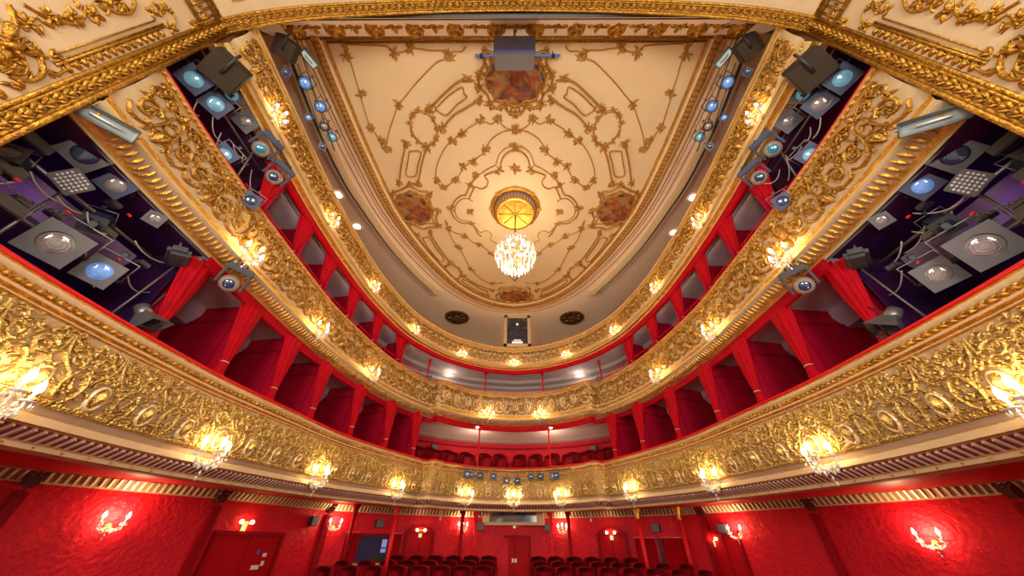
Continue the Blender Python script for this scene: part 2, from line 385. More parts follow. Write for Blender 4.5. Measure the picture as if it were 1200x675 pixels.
# proscenium reveal, arch and front wall
mb = MB()
ARCH = catmull([(-4.75, 5.6), (-4.78, 6.3), (-4.62, 6.72), (-4.35, 7.08), (-3.84, 7.44), (-2.95, 7.74), (-1.69, 7.98), (0, 8.10)], 8)
ARCH[0, 0] = -4.75
ARCH = np.vstack([ARCH, (ARCH * [-1, 1])[::-1][1:]])
for sx in (-1, 1):
    mb.add([(sx * 4.75, -0.9, -3.2), (sx * 4.75, 1.38, -3.2), (sx * 4.75, 1.38, 6.45), (sx * 4.75, -0.9, 6.45)], [(0, 1, 2, 3)], 0, False)
    mb.add([(sx * 4.75, 1.38, -3.2), (sx * 10, 1.38, -3.2), (sx * 10, 1.38, 9.3), (sx * 4.75, 1.38, 9.3)], [(0, 1, 2, 3)], 0, False)
struct('wall_proscenium', mb, [CREAM])
mb = MB(); n = len(ARCH)
K0 = int(np.argmin(abs(ARCH[:n // 2, 1] - 6.45)))
AR = ARCH[K0:n - K0]; n = len(AR)
V = [(x, 1.38, z) for x, z in AR] + [(x, -0.9, z + 0.15) for x, z in AR] + [(x, 1.38, 9.3) for x, z in AR]
mb.add(V, [(i, i + 1, n + i + 1, n + i) for i in range(n - 1)], 0, True)
mb.add(V, [(i, i + 1, 2 * n + i + 1, 2 * n + i) for i in range(n - 1)], 0, False)
struct('ceiling_proscenium', mb, [CREAM])

# main ceiling: plane with the moulded border
mb = MB(); mb.add([(-10, 1.38, 9.0), (10, 1.38, 9.0), (10, 17.5, 9.0), (-10, 17.5, 9.0)], [(0, 1, 2, 3)], 0, False)
CEIL = struct('ceiling', mb, [CREAMC])
OV = [(-4.58, 1.9), (-4.55, 3.15), (-4.47, 4.75), (-4.24, 6.76), (-3.72, 8.47), (-3.18, 9.72), (-2.58, 10.8), (-1.81, 11.63), (-0.93, 12.16), (0, 12.38)]
CO = Curve(OV, 20)
mb = MB(); sweep(mb, CO, [(-6.5, 8.955), (-0.24, 8.955), (-0.24, 8.99)], [0, 0], step=3)     # lower beige field outside the border
struct('ceiling_border_field', mb, [BEIGE])
mb = MB()
prof = [(-0.24, 8.93), (-0.20, 8.90), (-0.16, 8.93), (-0.12, 8.94), (-0.09, 8.88), (0.09, 8.88), (0.12, 8.94), (0.16, 8.93), (0.20, 8.955), (0.22, 9.0)]
sweep(mb, CO, prof, [1, 1, 0, 0, 1, 0, 0, 1, 1], step=3)
struct('trim_6', mb, [CREAMC, GOLDC])
# rope of leaves along the border
R = Relief(); rng = random.Random(5)
for sgn in (-1, 1):
    R.leaf(0.0, 0.0, 0.9 * sgn, 0.14, 0.034, -0.9 * sgn, 0.8, 5)
R.leaf(0.03, 0, 0, 0.10, 0.03, 0, 1.0, 4)
V, F = R.arrays(); mb = MB()
for k in range(int(CO.L / 0.125)):
    def fn(v, k=k): return CO.map(v[:, 0] + k * 0.125, v[:, 1], 8.88 - v[:, 2])
    place(mb, V, F, fn)
mb.build('gilded_rope_border', [mat('rope_gilding', (0.50, 0.24, 0.04), 0.45, 0.4)], CEIL)
mb = MB()
for off, r in ((-0.36, 0.022), (-0.46, 0.014), (-0.62, 0.02)):
    us = CO.u[::3]; mb.tube(CO.map(us, np.full(len(us), off), np.full(len(us), 8.95)), r, 6)
mb.build('gilded_line', [MATS['rope_gilding']], CEIL)
# light trough beside the border on both sides
SLT = [(-5.20, 1.9), (-5.30, 2.9), (-5.38, 4.01), (-5.36, 5.45), (-5.18, 6.58), (-4.80, 8.3), (-4.28, 9.8), (-3.62, 11.2)]
for sx in (-1, 1):
    P = catmull(SLT, 8) * [sx, 1]; Lc = np.zeros(len(P)); T = np.gradient(P, axis=0); T /= np.linalg.norm(T, axis=1)[:, None]
    N = np.c_[T[:, 1], -T[:, 0]] * sx * -1 * -1
    N = N * np.sign((N * np.array([-sx, 0])).sum(1))[:, None]; n = len(P)
    mb = MB()
    def strip(o0, z0, o1, z1, m):
        a, b = P + N * o0, P + N * o1
        mb.add(np.vstack([np.c_[a, np.full(n, z0)], np.c_[b, np.full(n, z1)]]), [(i, i + 1, n + i + 1, n + i) for i in range(n - 1)], m, True)
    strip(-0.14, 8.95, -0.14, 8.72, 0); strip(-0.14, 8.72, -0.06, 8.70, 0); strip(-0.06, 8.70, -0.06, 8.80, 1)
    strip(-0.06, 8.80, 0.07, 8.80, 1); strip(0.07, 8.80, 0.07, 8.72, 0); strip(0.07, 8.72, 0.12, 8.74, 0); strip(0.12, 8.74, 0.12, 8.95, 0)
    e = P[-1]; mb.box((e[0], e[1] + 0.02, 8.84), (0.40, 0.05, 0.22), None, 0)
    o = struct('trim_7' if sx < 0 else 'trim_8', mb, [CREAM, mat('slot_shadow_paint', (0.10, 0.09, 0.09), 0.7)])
# cove over the arch with its medallions
mb = MB()
mb.add([(-5.5, 1.45, 7.95), (5.5, 1.45, 7.95), (5.5, 1.97, 8.97), (-5.5, 1.97, 8.97)], [(0, 1, 2, 3)], 0, False)
cove = struct('trim_9', mb, [mat('pale_taupe_plaster', (0.92, 0.78, 0.66), 0.7)])
mb = MB()
mb.tube([(-5.3, 1.98, 8.94), (5.3, 1.98, 8.94)], 0.04, 8); mb.tube([(-5.3, 2.07, 8.98), (5.3, 2.07, 8.98)], 0.02, 8)
mb.tube([(-5.3, 1.45, 8.02), (5.3, 1.45, 8.02)], 0.05, 8, 1)
mb.build('gilded_fillet', [GOLDP, GREY], cove)
R = Relief(); rng = random.Random(11)
R.ring(0, 0.30, 0.14, 0.24, 0.05, 0.9); R.leaf(0, 0.15, 1.57, 0.28, 0.09, 0, 0.9); R.leaf(-0.10, 0.02, 0.4, 0.18, 0.025, -0.8); R.leaf(0.10, 0.02, 2.74, 0.18, 0.025, 0.8)
for a in (-2.2, -0.9): R.leaf(0, 0.12, a, 0.2, 0.045, 0.6)
V1, F1 = R.arrays()
R = Relief(); R.cluster(0, 0.12, 0.17, rng, 9, 0.12); R.leaf(0, 0.2, 1.57, 0.28, 0.04, 0); R.spiral(-0.16, 0.08, 0.09, 0, 1.2, 0.025); R.spiral(0.16, 0.08, 0.09, 3.14, 1.2, 0.025, -1)
V2, F2 = R.arrays()
mb = MB()
def covemap(x0):
    def fn(v):
        t = (v[:, 1] + 0.35) / 1.15; nx, ny = 0.0, 0.89
        return np.c_[x0 + v[:, 0], 1.45 + 0.52 * t + 0.89 * v[:, 2], 7.95 + 1.02 * t - 0.45 * v[:, 2]]
    return fn
for k in range(-11, 12):
    if k == 0: continue
    if abs(k) % 2 == 1: place(mb, V1, F1, covemap(k * 0.43))
    else: place(mb, V2, F2, covemap(k * 0.43))
for dx in (-0.5, -0.25, 0.25, 0.5, 0): place(mb, V2, F2, covemap(dx)); 
mb.build('medallion_ornament', [GOLDP], cove)

# ------------------------------------------------------------------ proscenium ornament
def reveal_map(sx, w0=0.0):
    def fn(v): return np.c_[sx * (4.75 - w0 - v[:, 2]), v[:, 0], v[:, 1]]
    return fn
def arch_samples():
    L = np.r_[0, np.cumsum(np.linalg.norm(np.diff(AR, axis=0), axis=1))]; return L
LA = arch_samples(); TA = np.gradient(AR, axis=0); TA /= np.linalg.norm(TA, axis=1)[:, None]; NA = np.c_[TA[:, 1], -TA[:, 0]]
def arch_map(u0, w0=0.0):
    def fn(v):
        u = v[:, 1] + u0; x = np.interp(u, LA, AR[:, 0]); z = np.interp(u, LA, AR[:, 1])
        nx = np.interp(u, LA, NA[:, 0]); nz = np.interp(u, LA, NA[:, 1]); w = w0 + v[:, 2]
        return np.c_[x + nx * w, v[:, 0], z + nz * w]
    return fn
R = Relief(); rng = random.Random(3)          # one repeat of the leaf band, u across (y), v along
for sgn in (-1, 1): R.leaf(1.285, 0.0, 1.57 + sgn * 0.9, 0.13, 0.026, -0.9 * sgn, 1.0, 5)
R.leaf(1.285, 0.02, 1.57, 0.11, 0.03, 0.3, 1.3, 5); R.leaf(1.25, 0.07, 1.0, 0.05, 0.02, 0, 1.3, 4)
VB, FB = R.arrays()
for sx, side in ((-1, 'tier-end'), (1, 'tier-end')):
    fr = MB(); zz = (2.3, 6.5)
    for y, r in ((1.385, 0.030), (1.345, 0.022), (1.225, 0.018), (1.19, 0.024)):
        fr.tube([(sx * 4.735, y, zz[0]), (sx * 4.735, y, zz[1])], r, 8)
    k = 0
    while zz[0] + k * 0.12 < 6.45:
        place(fr, VB + [0, zz[0] + k * 0.12, 0], FB, reveal_map(sx)); k += 1
    T = thing('proscenium_side_ornament', ('left' if sx < 0 else 'right') + '-side gilded rocaille and leaf-band frame on the cream proscenium reveal', 'ornament', (0, 0, 0))
    fr.build('leaf_band_frame', [GOLDP], T)
    mb = MB()
    mb.tube([(sx * 4.74, 1.06, 3.80), (sx * 4.74, 1.06, 5.40)], 0.017, 6); mb.tube([(sx * 4.74, 1.035, 3.80), (sx * 4.74, 1.035, 5.40)], 0.010, 6)
    mb.tube([(sx * 4.74, 0.985, 3.88), (sx * 4.74, 0.985, 5.32)], 0.009, 6)
    R = Relief(); rng = random.Random(8)
    for k in range(15):
        z = 3.87 + k * 0.1; R.leaf(1.075, z, 0, 0.085, 0.028, 0.1, 1.0, 5); R.leaf(1.08, z - 0.02, -0.5, 0.04, 0.013, 0, 1.0, 4); R.leaf(1.08, z + 0.02, 0.5, 0.04, 0.013, 0, 1.0, 4)
    V, F = R.arrays(); place(mb, V, F, reveal_map(sx)); mb.build('leaf_drop_bar', [GOLDP], T)
    R = Relief(); rng = random.Random(21)
    # large C scrolls and palmettes of the rocaille
    R.leaf(0.80, 3.52, 0.6, 0.22, 0.045, 1.2, 1.0); R.leaf(0.74, 3.80, -1.8, 0.2, 0.04, 1.0, 1.0); R.ridge(catmull([(0.60, 3.88), (0.72, 3.80), (0.80, 3.70), (0.86, 3.66)], 6), 0.022, 0.8)
    for (a, b, c, d) in ((0.86, 3.70, 0.02, 0.16), (0.84, 3.60, -0.5, 0.15), (0.90, 3.64, 0.8, 0.12), (0.82, 3.66, 2.4, 0.14), (0.87, 3.56, -1.5, 0.16), (0.86, 3.48, -1.3, 0.12)):
        R.leaf(a, b, c, d, 0.032, 0.7, 1.0)
    R.ridge(catmull([(0.88, 3.74), (0.98, 3.72), (1.08, 3.63), (1.10, 3.50), (1.06, 3.40), (1.02, 3.36)], 6), np.linspace(0.028, 0.018, 31), 0.9)
    R.ridge(catmull([(0.90, 3.58), (1.0, 3.56), (1.04, 3.48), (1.01, 3.40), (0.97, 3.42)], 6), 0.018, 0.9)
    R.ridge(catmull([(1.05, 3.62), (1.12, 3.72), (1.11, 3.85), (1.06, 3.88)], 6), 0.014, 0.9)
    R.spiral(1.12, 3.70, 0.05, 1.0, 1.1, 0.013); R.spiral(1.02, 3.90, 0.035, 0, 1.1, 0.010)
    for k in range(9): R.leaf(1.04 + 0.02 * (k % 3), 3.30 - 0.05 * k + 0.1, -0.4 + 0.4 * (k % 4), 0.09, 0.02, 0.8, 1.0, 5)
    for k in range(16): R.leaf(0.72 + 0.012 * (k % 5), 4.18 + 0.048 * k, rng.uniform(-1.2, 2.2), rng.uniform(0.07, 0.13), 0.020, rng.uniform(-1.2, 1.2), 1.0, 5)
    R.ridge(catmull([(0.74, 4.18), (0.82, 4.28), (0.80, 4.45), (0.72, 4.56)], 6), 0.018, 0.9)
    R.ridge(catmull([(0.72, 4.72), (0.82, 4.85), (0.86, 5.02), (0.80, 5.18), (0.70, 5.22)], 6), 0.02, 0.9)
    R.ridge(catmull([(0.62, 4.0), (0.74, 4.10), (0.80, 4.22)], 6), 0.018, 0.9)
    for z in (5.35, 5.5, 5.62): 
        R.cluster(0.90 + 0.05 * rng.random(), z, 0.10, rng, 6, 0.22)
    R.cluster(1.10, 5.50, 0.10, rng, 7, 0.22); R.ridge(catmull([(0.86, 5.62), (0.98, 5.66), (1.07, 5.60), (1.10, 5.52)], 6), 0.012, 0.9)
    for z in (5.9, 6.05, 6.2): R.cluster(1.15, z, 0.10, rng, 7, 0.25)
    for k in range(26): R.leaf(rng.uniform(0.62, 1.12), rng.uniform(3.15, 4.05), rng.uniform(0, 6.28), rng.uniform(0.07, 0.15), rng.uniform(0.012, 0.022), rng.uniform(-1.8, 1.8), 1.1, 6)
    for (a, b) in ((0.72, 4.15), (0.78, 4.35), (0.80, 4.6), (0.72, 4.8), (0.76, 5.0), (0.86, 3.62), (0.98, 3.45), (0.74, 3.9)): R.cluster(a, b, 0.11, rng, 7, 0.18); R.spiral(a + 0.03, b - 0.05, 0.05, rng.random() * 6, 1.2, 0.011)
    V, F = R.arrays(); mb = MB(); place(mb, V, F, reveal_map(sx)); mb.build('rocaille_edging', [GOLDP], T)
    # ribbed impost running towards the stage at the spring of the arch
    mb = MB()
    for z, r in ((6.02, 0.02), (6.06, 0.012), (6.42, 0.02), (6.47, 0.014), (6.52, 0.02)):
        mb.tube([(sx * 4.72, -0.2, z), (sx * 4.72, 1.18, z)], r, 6)
    for k in range(16):
        y = 1.12 - 0.085 * k; mb.tube([(sx * 4.73, y, 6.10), (sx * 4.73, y, 6.38)], 0.018, 6); mb.box((sx * 4.735, y - 0.042, 6.24), (0.02, 0.02, 0.08))
    mb.build('ribbed_impost', [GOLDP], T)
T = thing('proscenium_arch_band', 'gilded leaf-and-rope band curving across the top of the proscenium arch', 'ornament')
mb = MB()
for y, r, w in ((1.365, 0.026, 0.01), (1.33, 0.016, 0.01), (1.225, 0.014, 0.01), (1.195, 0.022, 0.01)):
    mb.tube(np.c_[AR[:, 0] + NA[:, 0] * w, np.full(len(AR), y), AR[:, 1] + NA[:, 1] * w], r, 8)
k = 0
while 0.05 + k * 0.12 < LA[-1] - 0.1:
    place(mb, VB * [0.8, 1, 0.8] + [0.25, 0, 0], FB, arch_map(0.05 + k * 0.12)); k += 1
mb.build('leaf_band_frame', [GOLDP], T)
R = Relief(); rng = random.Random(2); V0 = []
for u in np.linspace(0.9, LA[-1] - 0.9, 9):
    R.ridge([(1.0, u - 0.45), (1.0, u - 0.3), (0.98, u - 0.2)], 0.012, 0.8); R.cluster(0.97, u - 0.15, 0.07, rng, 6, 0.25); R.ring(0.98, u, 0.045, 0.06, 0.016); R.cluster(0.97, u + 0.14, 0.07, rng, 6, 0.25)
    for q in range(4): R.leaf(0.99, u - 0.5 + q * 0.05, 0.4, 0.05, 0.015, 0.5)
V, F = R.arrays(); mb = MB(); place(mb, V, F, arch_map(0)); mb.build('garland_relief', [GOLD], T)

# ------------------------------------------------------------------ balcony fronts
def drift1(us, z):
    p, n = C1.at(us); t = np.clip((p[:, 1] - 4.0) / 9.0, 0, 1); t = t * t * (3 - 2 * t)
    return z + t * 0.15 * np.clip((2.1 - z) / 1.1, 0, 1)
def mod_lower(rng):
    """one repeat of the dense shell-and-cartouche relief; u 0..0.62, v 0..0.76"""
    R = Relief(); Lm = 0.62
    R.leaf(Lm / 2, 0.12, 1.57, 0.20, 0.05, 0, 1.0, 7)
    for a in (-0.9, -0.45, 0.45, 0.9): R.leaf(Lm / 2, 0.14, 1.57 + a, 0.13, 0.022, a * 0.6, 1.0, 5)
    H = Relief()
    H.spiral(0.13, 0.50, 0.11, 0.3, 1.5, 0.026); H.spiral(0.20, 0.66, 0.075, 3.6, 1.3, 0.020, -1)
    H.ridge(catmull([(0.02, 0.05), (0.08, 0.12), (0.11, 0.24), (0.07, 0.36), (0.02, 0.40)], 5), 0.022, 0.9)
    H.ridge(catmull([(0.14, 0.36), (0.22, 0.42), (0.28, 0.54), (0.30, 0.70)], 5), 0.020, 0.9)
    H.spiral(0.05, 0.62, 0.05, 1.0, 1.2, 0.015); H.spiral(0.10, 0.06, 0.05, 2.0, 1.2, 0.015)
    for k in range(44):
        x = rng.uniform(0.0, 0.31); y = rng.uniform(0.0, 0.74)
        if (x - 0.31) ** 2 / 0.007 + (y - 0.20) ** 2 / 0.017 < 1: continue
        H.leaf(x, y, rng.uniform(0, 6.28), rng.uniform(0.06, 0.15), rng.uniform(0.010, 0.019), rng.uniform(-2.2, 2.2), 1.1, 6)
    for k in range(46): H.leaf(rng.uniform(0, 0.31), rng.uniform(0.0, 0.74), rng.uniform(0, 6.28), rng.uniform(0.03, 0.06), rng.uniform(0.006, 0.011), rng.uniform(-1.5, 1.5), 2.0, 4)
    for k in range(7): H.leaf(0.02 + 0.045 * k, 0.0, 1.3, 0.07, 0.018, rng.uniform(-0.8, 0.8), 1.2, 5)
    H.mirror_u(Lm / 2)
    V, F = H.arrays(); R.V.append(V); R.F.append(F + R.n); R.n += len(V)
    return R
def mod_upper(rng, Lm=0.95):
    """open scroll relief with bare plaster; u 0..Lm, v 0..0.8"""
    R = Relief(); c = Lm / 2
    R.ring(c, 0.42, 0.10, 0.17, 0.016, 0.9, 18)
    H = Relief()
    H.spiral(0.17, 0.26, 0.15, 0.4, 1.4, 0.024); H.spiral(0.25, 0.60, 0.11, 3.4, 1.3, 0.020, -1); H.spiral(0.05, 0.52, 0.07, 1, 1.2, 0.015)
    H.ridge(catmull([(0.02, 0.12), (0.10, 0.05), (0.24, 0.07), (0.34, 0.18), (0.38, 0.34)], 5), 0.020, 0.9)
    H.ridge(catmull([(0.02, 0.70), (0.12, 0.74), (0.26, 0.73), (0.38, 0.66), (0.45, 0.62)], 5), 0.017, 0.9)
    for (x, y) in ((0.17, 0.26), (0.32, 0.12), (0.25, 0.62), (0.38, 0.66), (0.04, 0.36), (0.10, 0.72)): H.cluster(x, y, 0.085, rng, 5, 0.2)
    for k in range(14): H.leaf(rng.uniform(0, c), rng.uniform(0.01, 0.77), rng.uniform(0, 6.28), rng.uniform(0.03, 0.07), 0.009, rng.uniform(-1.5, 1.5), 1.4, 4)
    for k in range(22): H.leaf(rng.uniform(0, c - 0.05), rng.uniform(0.03, 0.74), rng.uniform(0, 6.28), rng.uniform(0.07, 0.13), 0.013, rng.uniform(-2, 2), 1.0, 5)
    H.leaf(c, 0.02, 1.2, 0.2, 0.04, 0.4, 1.0); H.leaf(c, 0.60, 1.9, 0.14, 0.035, -0.3, 1.0)
    H.mirror_u(c); V, F = H.arrays(); R.V.append(V); R.F.append(F + R.n); R.n += len(V)
    for k in range(5): R.leaf(c - 0.04 + 0.02 * k, 0.36 + 0.01 * k, 1.0 + 0.3 * k, 0.08, 0.012, 0.3, 0.9, 4)
    return R
def tile_front(C, modules, Lm, fn, mb, u0, u1):
    n = max(1, int(round((u1 - u0) / Lm))); s = (u1 - u0) / n
    for k in range(n):
        V, F = modules[k % len(modules)]
        def g(v, k=k): return fn(u0 + (k + v[:, 0] / Lm) * s, v[:, 1], v[:, 2])
        place(mb, V, F, g)
    return [u0 + (k + 0.5) * s for k in range(n)]

# lowest balcony
def bombe1(v):      # v: 0..1 up the panel -> offset
    return 0.02 + 0.10 * np.sin(np.clip(v, 0, 1) * np.pi * 0.85 + 0.25)
B1 = thing('balcony_front', 'lowest balcony front, thick gilded shell relief over a maroon fluted cove', 'balcony')
mb = MB()
prof = [(-0.16, 2.10), (-0.10, 2.135), (0.03, 2.135), (0.05, 2.10), (0.03, 2.07), (0.015, 2.05), (0.015, 1.965), (0.05, 1.955), (0.06, 1.925), (0.03, 1.91), (0.045, 1.885), (0.05, 1.87), (0.03, 1.85)]
mi = [0, 0, 1, 0, 0, 1, 1, 0, 1, 1, 0, 1]
N = 9
for k in range(N + 1):
    v = 1 - k / N; prof.append((float(bombe1(v)), 1.09 + 0.75 * v)); mi.append(2)
prof += [(0.0, 1.02), (0.06, 1.00), (0.085, 0.985), (0.085, 0.915), (0.07, 0.90), (0.04, 0.895), (0.0, 0.87), (-0.10, 0.80), (-0.13, 0.79), (-0.12, 0.775), (-0.12, 0.735), (-0.135, 0.72), (-0.30, 0.72), (-0.30, 0.96)]
mi += [3, 1, 0, 0, 1, 0, 4, 4, 1, 0, 0, 1, 0, 3]
sweep(mb, C1, prof, mi, step=1, drift=drift1)
mb.build('moulded_parapet', [CREAM, GOLD, mat('old_gold_ground', (0.60, 0.46, 0.28), 0.55, 0.1, noise=(12, (0.36, 0.24, 0.11), 0.3)), TAUPE, MAROON], B1)
mods = [mod_lower(random.Random(s)).arrays() for s in (1, 2, 3, 12, 13)]
def fn1(u, v, w):
    v = np.clip(v, 0.0, 0.765); t = v / 0.76; z = 1.08 + v; return C1.map(u, bombe1(t) + w * 1.3, drift1(u, z))
mb = MB(); cents = tile_front(C1, mods, 0.62, fn1, mb, 0.1, C1.L - 0.1)
mb.build('gilded_shell_relief', [GOLDY], B1)
R = Relief(); R.ring(0, 0.20, 0.078, 0.125, 0.020, 0.7, 22, 0.012); R.leaf(0, 0.12, 1.57, 0.14, 0.040, 0, 0.8); V, F = R.arrays()
for u in cents:
    mb = MB(); place(mb, V, F, lambda v, u=u: fn1(u + v[:, 0], v[:, 1], v[:, 2])); mb.build('cartouche', [GOLDL], B1)
R = Relief(); R.leaf(0, 0, 0.5, 0.085, 0.026, -1.0, 0.7, 5); R.leaf(0.02, 0.03, -0.5, 0.075, 0.018, 0.9, 0.7, 5); V, F = R.arrays(); V = V * [1, 1.25, 1.4]; mb = MB()
for k in range(int(C1.L / 0.10)): place(mb, V, F, lambda v, k=k: C1.map(v[:, 0] + k * 0.10 + 0.02, 0.015 + v[:, 2], 2.0 + v[:, 1]))
mb.build('leaf_frieze', [GOLDD], B1)
mb = MB(); hw = 0.0125
for k in range(int(C1.L / 0.095)):
    u = k * 0.095 + 0.05; us = np.array([u - hw, u + hw, u + hw, u - hw] * 2)
    oo = np.array([0.06, 0.06, -0.10, -0.10, 0.045, 0.045, -0.105, -0.105]); z = np.array([0.87, 0.87, 0.785, 0.785, 0.90, 0.90, 0.82, 0.82])
    mb.add(C1.map(us, oo, drift1(us, z)), [(0, 1, 2, 3), (0, 3, 7, 4), (1, 5, 6, 2), (0, 4, 5, 1)], 0, False)
mb.build('cream_flute', [mat('rosy_tan_plaster', (0.52, 0.34, 0.24), 0.6)], B1)
mb = MB()
for k in range(int(C1.L / 0.27)):
    us = np.array([k * 0.27 + 0.1 + d for d in (-.012, .012, .012, -.012)]); mb.add(C1.map(us, np.full(4, -0.113), drift1(us, np.array([.742, .742, .77, .77]))), [(0, 1, 2, 3)], 0, False)
mb.build('gilded_tick', [GOLD], B1)
mb = MB(); sweep(mb, C1, [(-0.26, 2.12), (-0.24, 2.185), (0.0, 2.19), (0.04, 2.175), (0.045, 2.15), (0.03, 2.137)], step=2)
mb.build('velvet_ledge', [REDP], B1)

# middle and top balcony fronts
def bombe2(t): return 0.03 + 0.07 * np.sin(np.clip(t, 0, 1) * np.pi * 0.9 + 0.2)
B2 = thing('balcony_front', 'middle balcony front, gilded scrolls on cream plaster above a leaf-dentil cornice', 'balcony')
mb = MB()
prof = [(-0.16, 4.98), (-0.1, 4.995), (0.04, 4.995), (0.05, 4.98), (0.03, 4.965), (0.02, 4.955), (0.02, 4.90), (0.05, 4.89), (0.06, 4.865), (0.035, 4.855)]
mi = [0, 0, 1, 0, 0, 0, 1, 1, 0]
for k in range(9): v = 1 - k / 8; prof.append((float(bombe2(v)), 4.05 + 0.80 * v)); mi.append(2)
prof += [(0.03, 4.02), (0.08, 4.0), (0.11, 3.98), (0.11, 3.93), (0.13, 3.91), (0.13, 3.875), (0.10, 3.86), (0.09, 3.84), (-0.06, 3.74), (-0.08, 3.72), (-0.10, 3.70), (-0.14, 3.70), (-0.16, 3.68)]
mi += [1, 0, 0, 1, 0, 0, 0, 3, 3, 1, 1, 0, 0]
sweep(mb, C2, prof, mi, step=1)
mb.build('moulded_parapet', [CREAMY, GOLD, mat('warm_plaster_ground', (0.64, 0.49, 0.29), 0.6, noise=(10, (0.52, 0.37, 0.19), 0.3)), TAUPE], B2)
mods = [mod_upper(random.Random(s)).arrays() for s in (4, 5, 6)]
def fn2(u, v, w):
    v = np.clip(v, -0.01, 0.80) * 0.975
    return C2.map(u, bombe2(v / 0.8) + w * 1.7, 4.07 + v)
mb = MB(); tile_front(C2, mods, 0.95, fn2, mb, 0.1, C2.L - 0.1); mb.build('gilded_scroll_relief', [GOLDD], B2)
mb = MB(); R0 = Relief(); R0.ring(0, 0.36, 0.11, 0.17, 0.026, 0.8, 20, 0.01); R0.leaf(0, 0.24, 1.57, 0.2, 0.055, 0, 0.9, 7); V0, F0 = R0.arrays()
for u in np.arange(C2.near(-2.7, 12.1), C2.near(2.7, 12.1), 0.52):
    mb = MB(); place(mb, V0, F0, lambda v, u=u: fn2(u + v[:, 0], v[:, 1], v[:, 2])); mb.build('cartouche', [GOLDL], B2)
mb = MB()
for k in range(int(C2.L / 0.10)): place(mb, V, F, lambda v, k=k: C2.map(v[:, 0] + k * 0.10 + 0.02, 0.02 + v[:, 2], 4.925 + v[:, 1] * 0.7))
mb.build('leaf_frieze', [GOLD], B2)
R = Relief(); R.leaf(0, 0, 1.3, 0.17, 0.026, 0.5, 0.9, 5); Vd, Fd = R.arrays(); mb = MB()
for k in range(int(C2.L / 0.095)): place(mb, Vd, Fd, lambda v, k=k: C2.map(v[:, 0] + k * 0.095 + 0.02, -0.06 + v[:, 1] * 0.9 + v[:, 2] * 0.4, 3.735 + v[:, 1] * 0.62 - v[:, 2] * 0.8))
mb.build('leaf_dentil', [GOLD], B2)
mb = MB(); sweep(mb, C2, [(-0.26, 4.98), (-0.24, 5.02), (0.01, 5.025), (0.045, 5.015), (0.04, 4.998)], step=2); mb.build('velvet_ledge', [REDP], B2)
mb = MB(); sweep(mb, C2, [(-0.13, 3.70), (-0.13, 3.52), (-0.17, 3.50), (-0.22, 3.52), (-0.22, 3.66)], None, C2.near(-4.95, 3.75), C2.near(4.95, 3.75), step=2); mb.build('red_valance', [VELVET], B2)

def bombe3(t): return 0.03 + 0.05 * np.sin(np.clip(t, 0, 1) * np.pi * 0.9 + 0.2)
B3 = thing('balcony_front', 'topmost balcony front, narrow cream rail with tight gilded scrollwork below the ceiling', 'balcony')
mb = MB()
prof = [(-0.16, 7.12), (-0.1, 7.16), (0.0, 7.16), (0.03, 7.13), (0.04, 7.10), (0.04, 7.05), (0.02, 7.03), (0.03, 7.0), (0.06, 6.98), (0.06, 6.955), (0.04, 6.94), (0.05, 6.925), (0.05, 6.91), (0.03, 6.90)]
mi = [0, 0, 1, 0, 0, 1, 0, 0, 1, 0, 1, 1, 0]
for k in range(8): v = 1 - k / 7; prof.append((float(bombe3(v)), 6.32 + 0.57 * v)); mi.append(2)
prof += [(0.04, 6.30), (0.07, 6.28), (0.08, 6.25), (0.06, 6.23), (0.09, 6.20), (0.10, 6.165), (0.08, 6.15), (0.04, 6.14), (0.02, 6.11), (-0.05, 6.09), (-0.08, 6.07), (-0.1, 6.05)]
mi += [1, 1, 0, 0, 1, 0, 1, 0, 0, 1, 1, 0]
sweep(mb, C3, prof, mi, step=1)
mb.build('moulded_parapet', [CREAMY, GOLD, mat('light_plaster_ground', (0.72, 0.57, 0.34), 0.6, noise=(10, (0.60, 0.44, 0.22), 0.3))], B3)
mods = []
for sd in (7, 8, 9):
    Vm, Fm = mod_upper(random.Random(sd)).arrays(); Vm = Vm * [0.72, 0.70, 0.95]; mods.append((Vm, Fm))
def fn3(u, v, w):
    v = np.clip(v, -0.01, 0.565)
    return C3.map(u, bombe3(v / 0.56) + w * 1.7, 6.33 + v)
mb = MB(); tile_front(C3, mods, 0.684, fn3, mb, 0.1, C3.L - 0.1); mb.build('gilded_scroll_relief', [GOLDD], B3)
mb = MB(); sweep(mb, C3, [(-0.24, 7.14), (-0.22, 7.20), (-0.04, 7.205), (-0.01, 7.18), (-0.02, 7.162)], step=2); mb.build('velvet_ledge', [REDP], B3)
mb = MB(); sweep(mb, C3, [(-0.09, 6.05), (-0.09, 5.90), (-0.13, 5.88), (-0.2, 5.9), (-0.2, 6.0)], None, C3.near(-4.72, 3.75), C3.near(4.72, 3.75), step=2); mb.build('red_valance', [VELVET], B3)

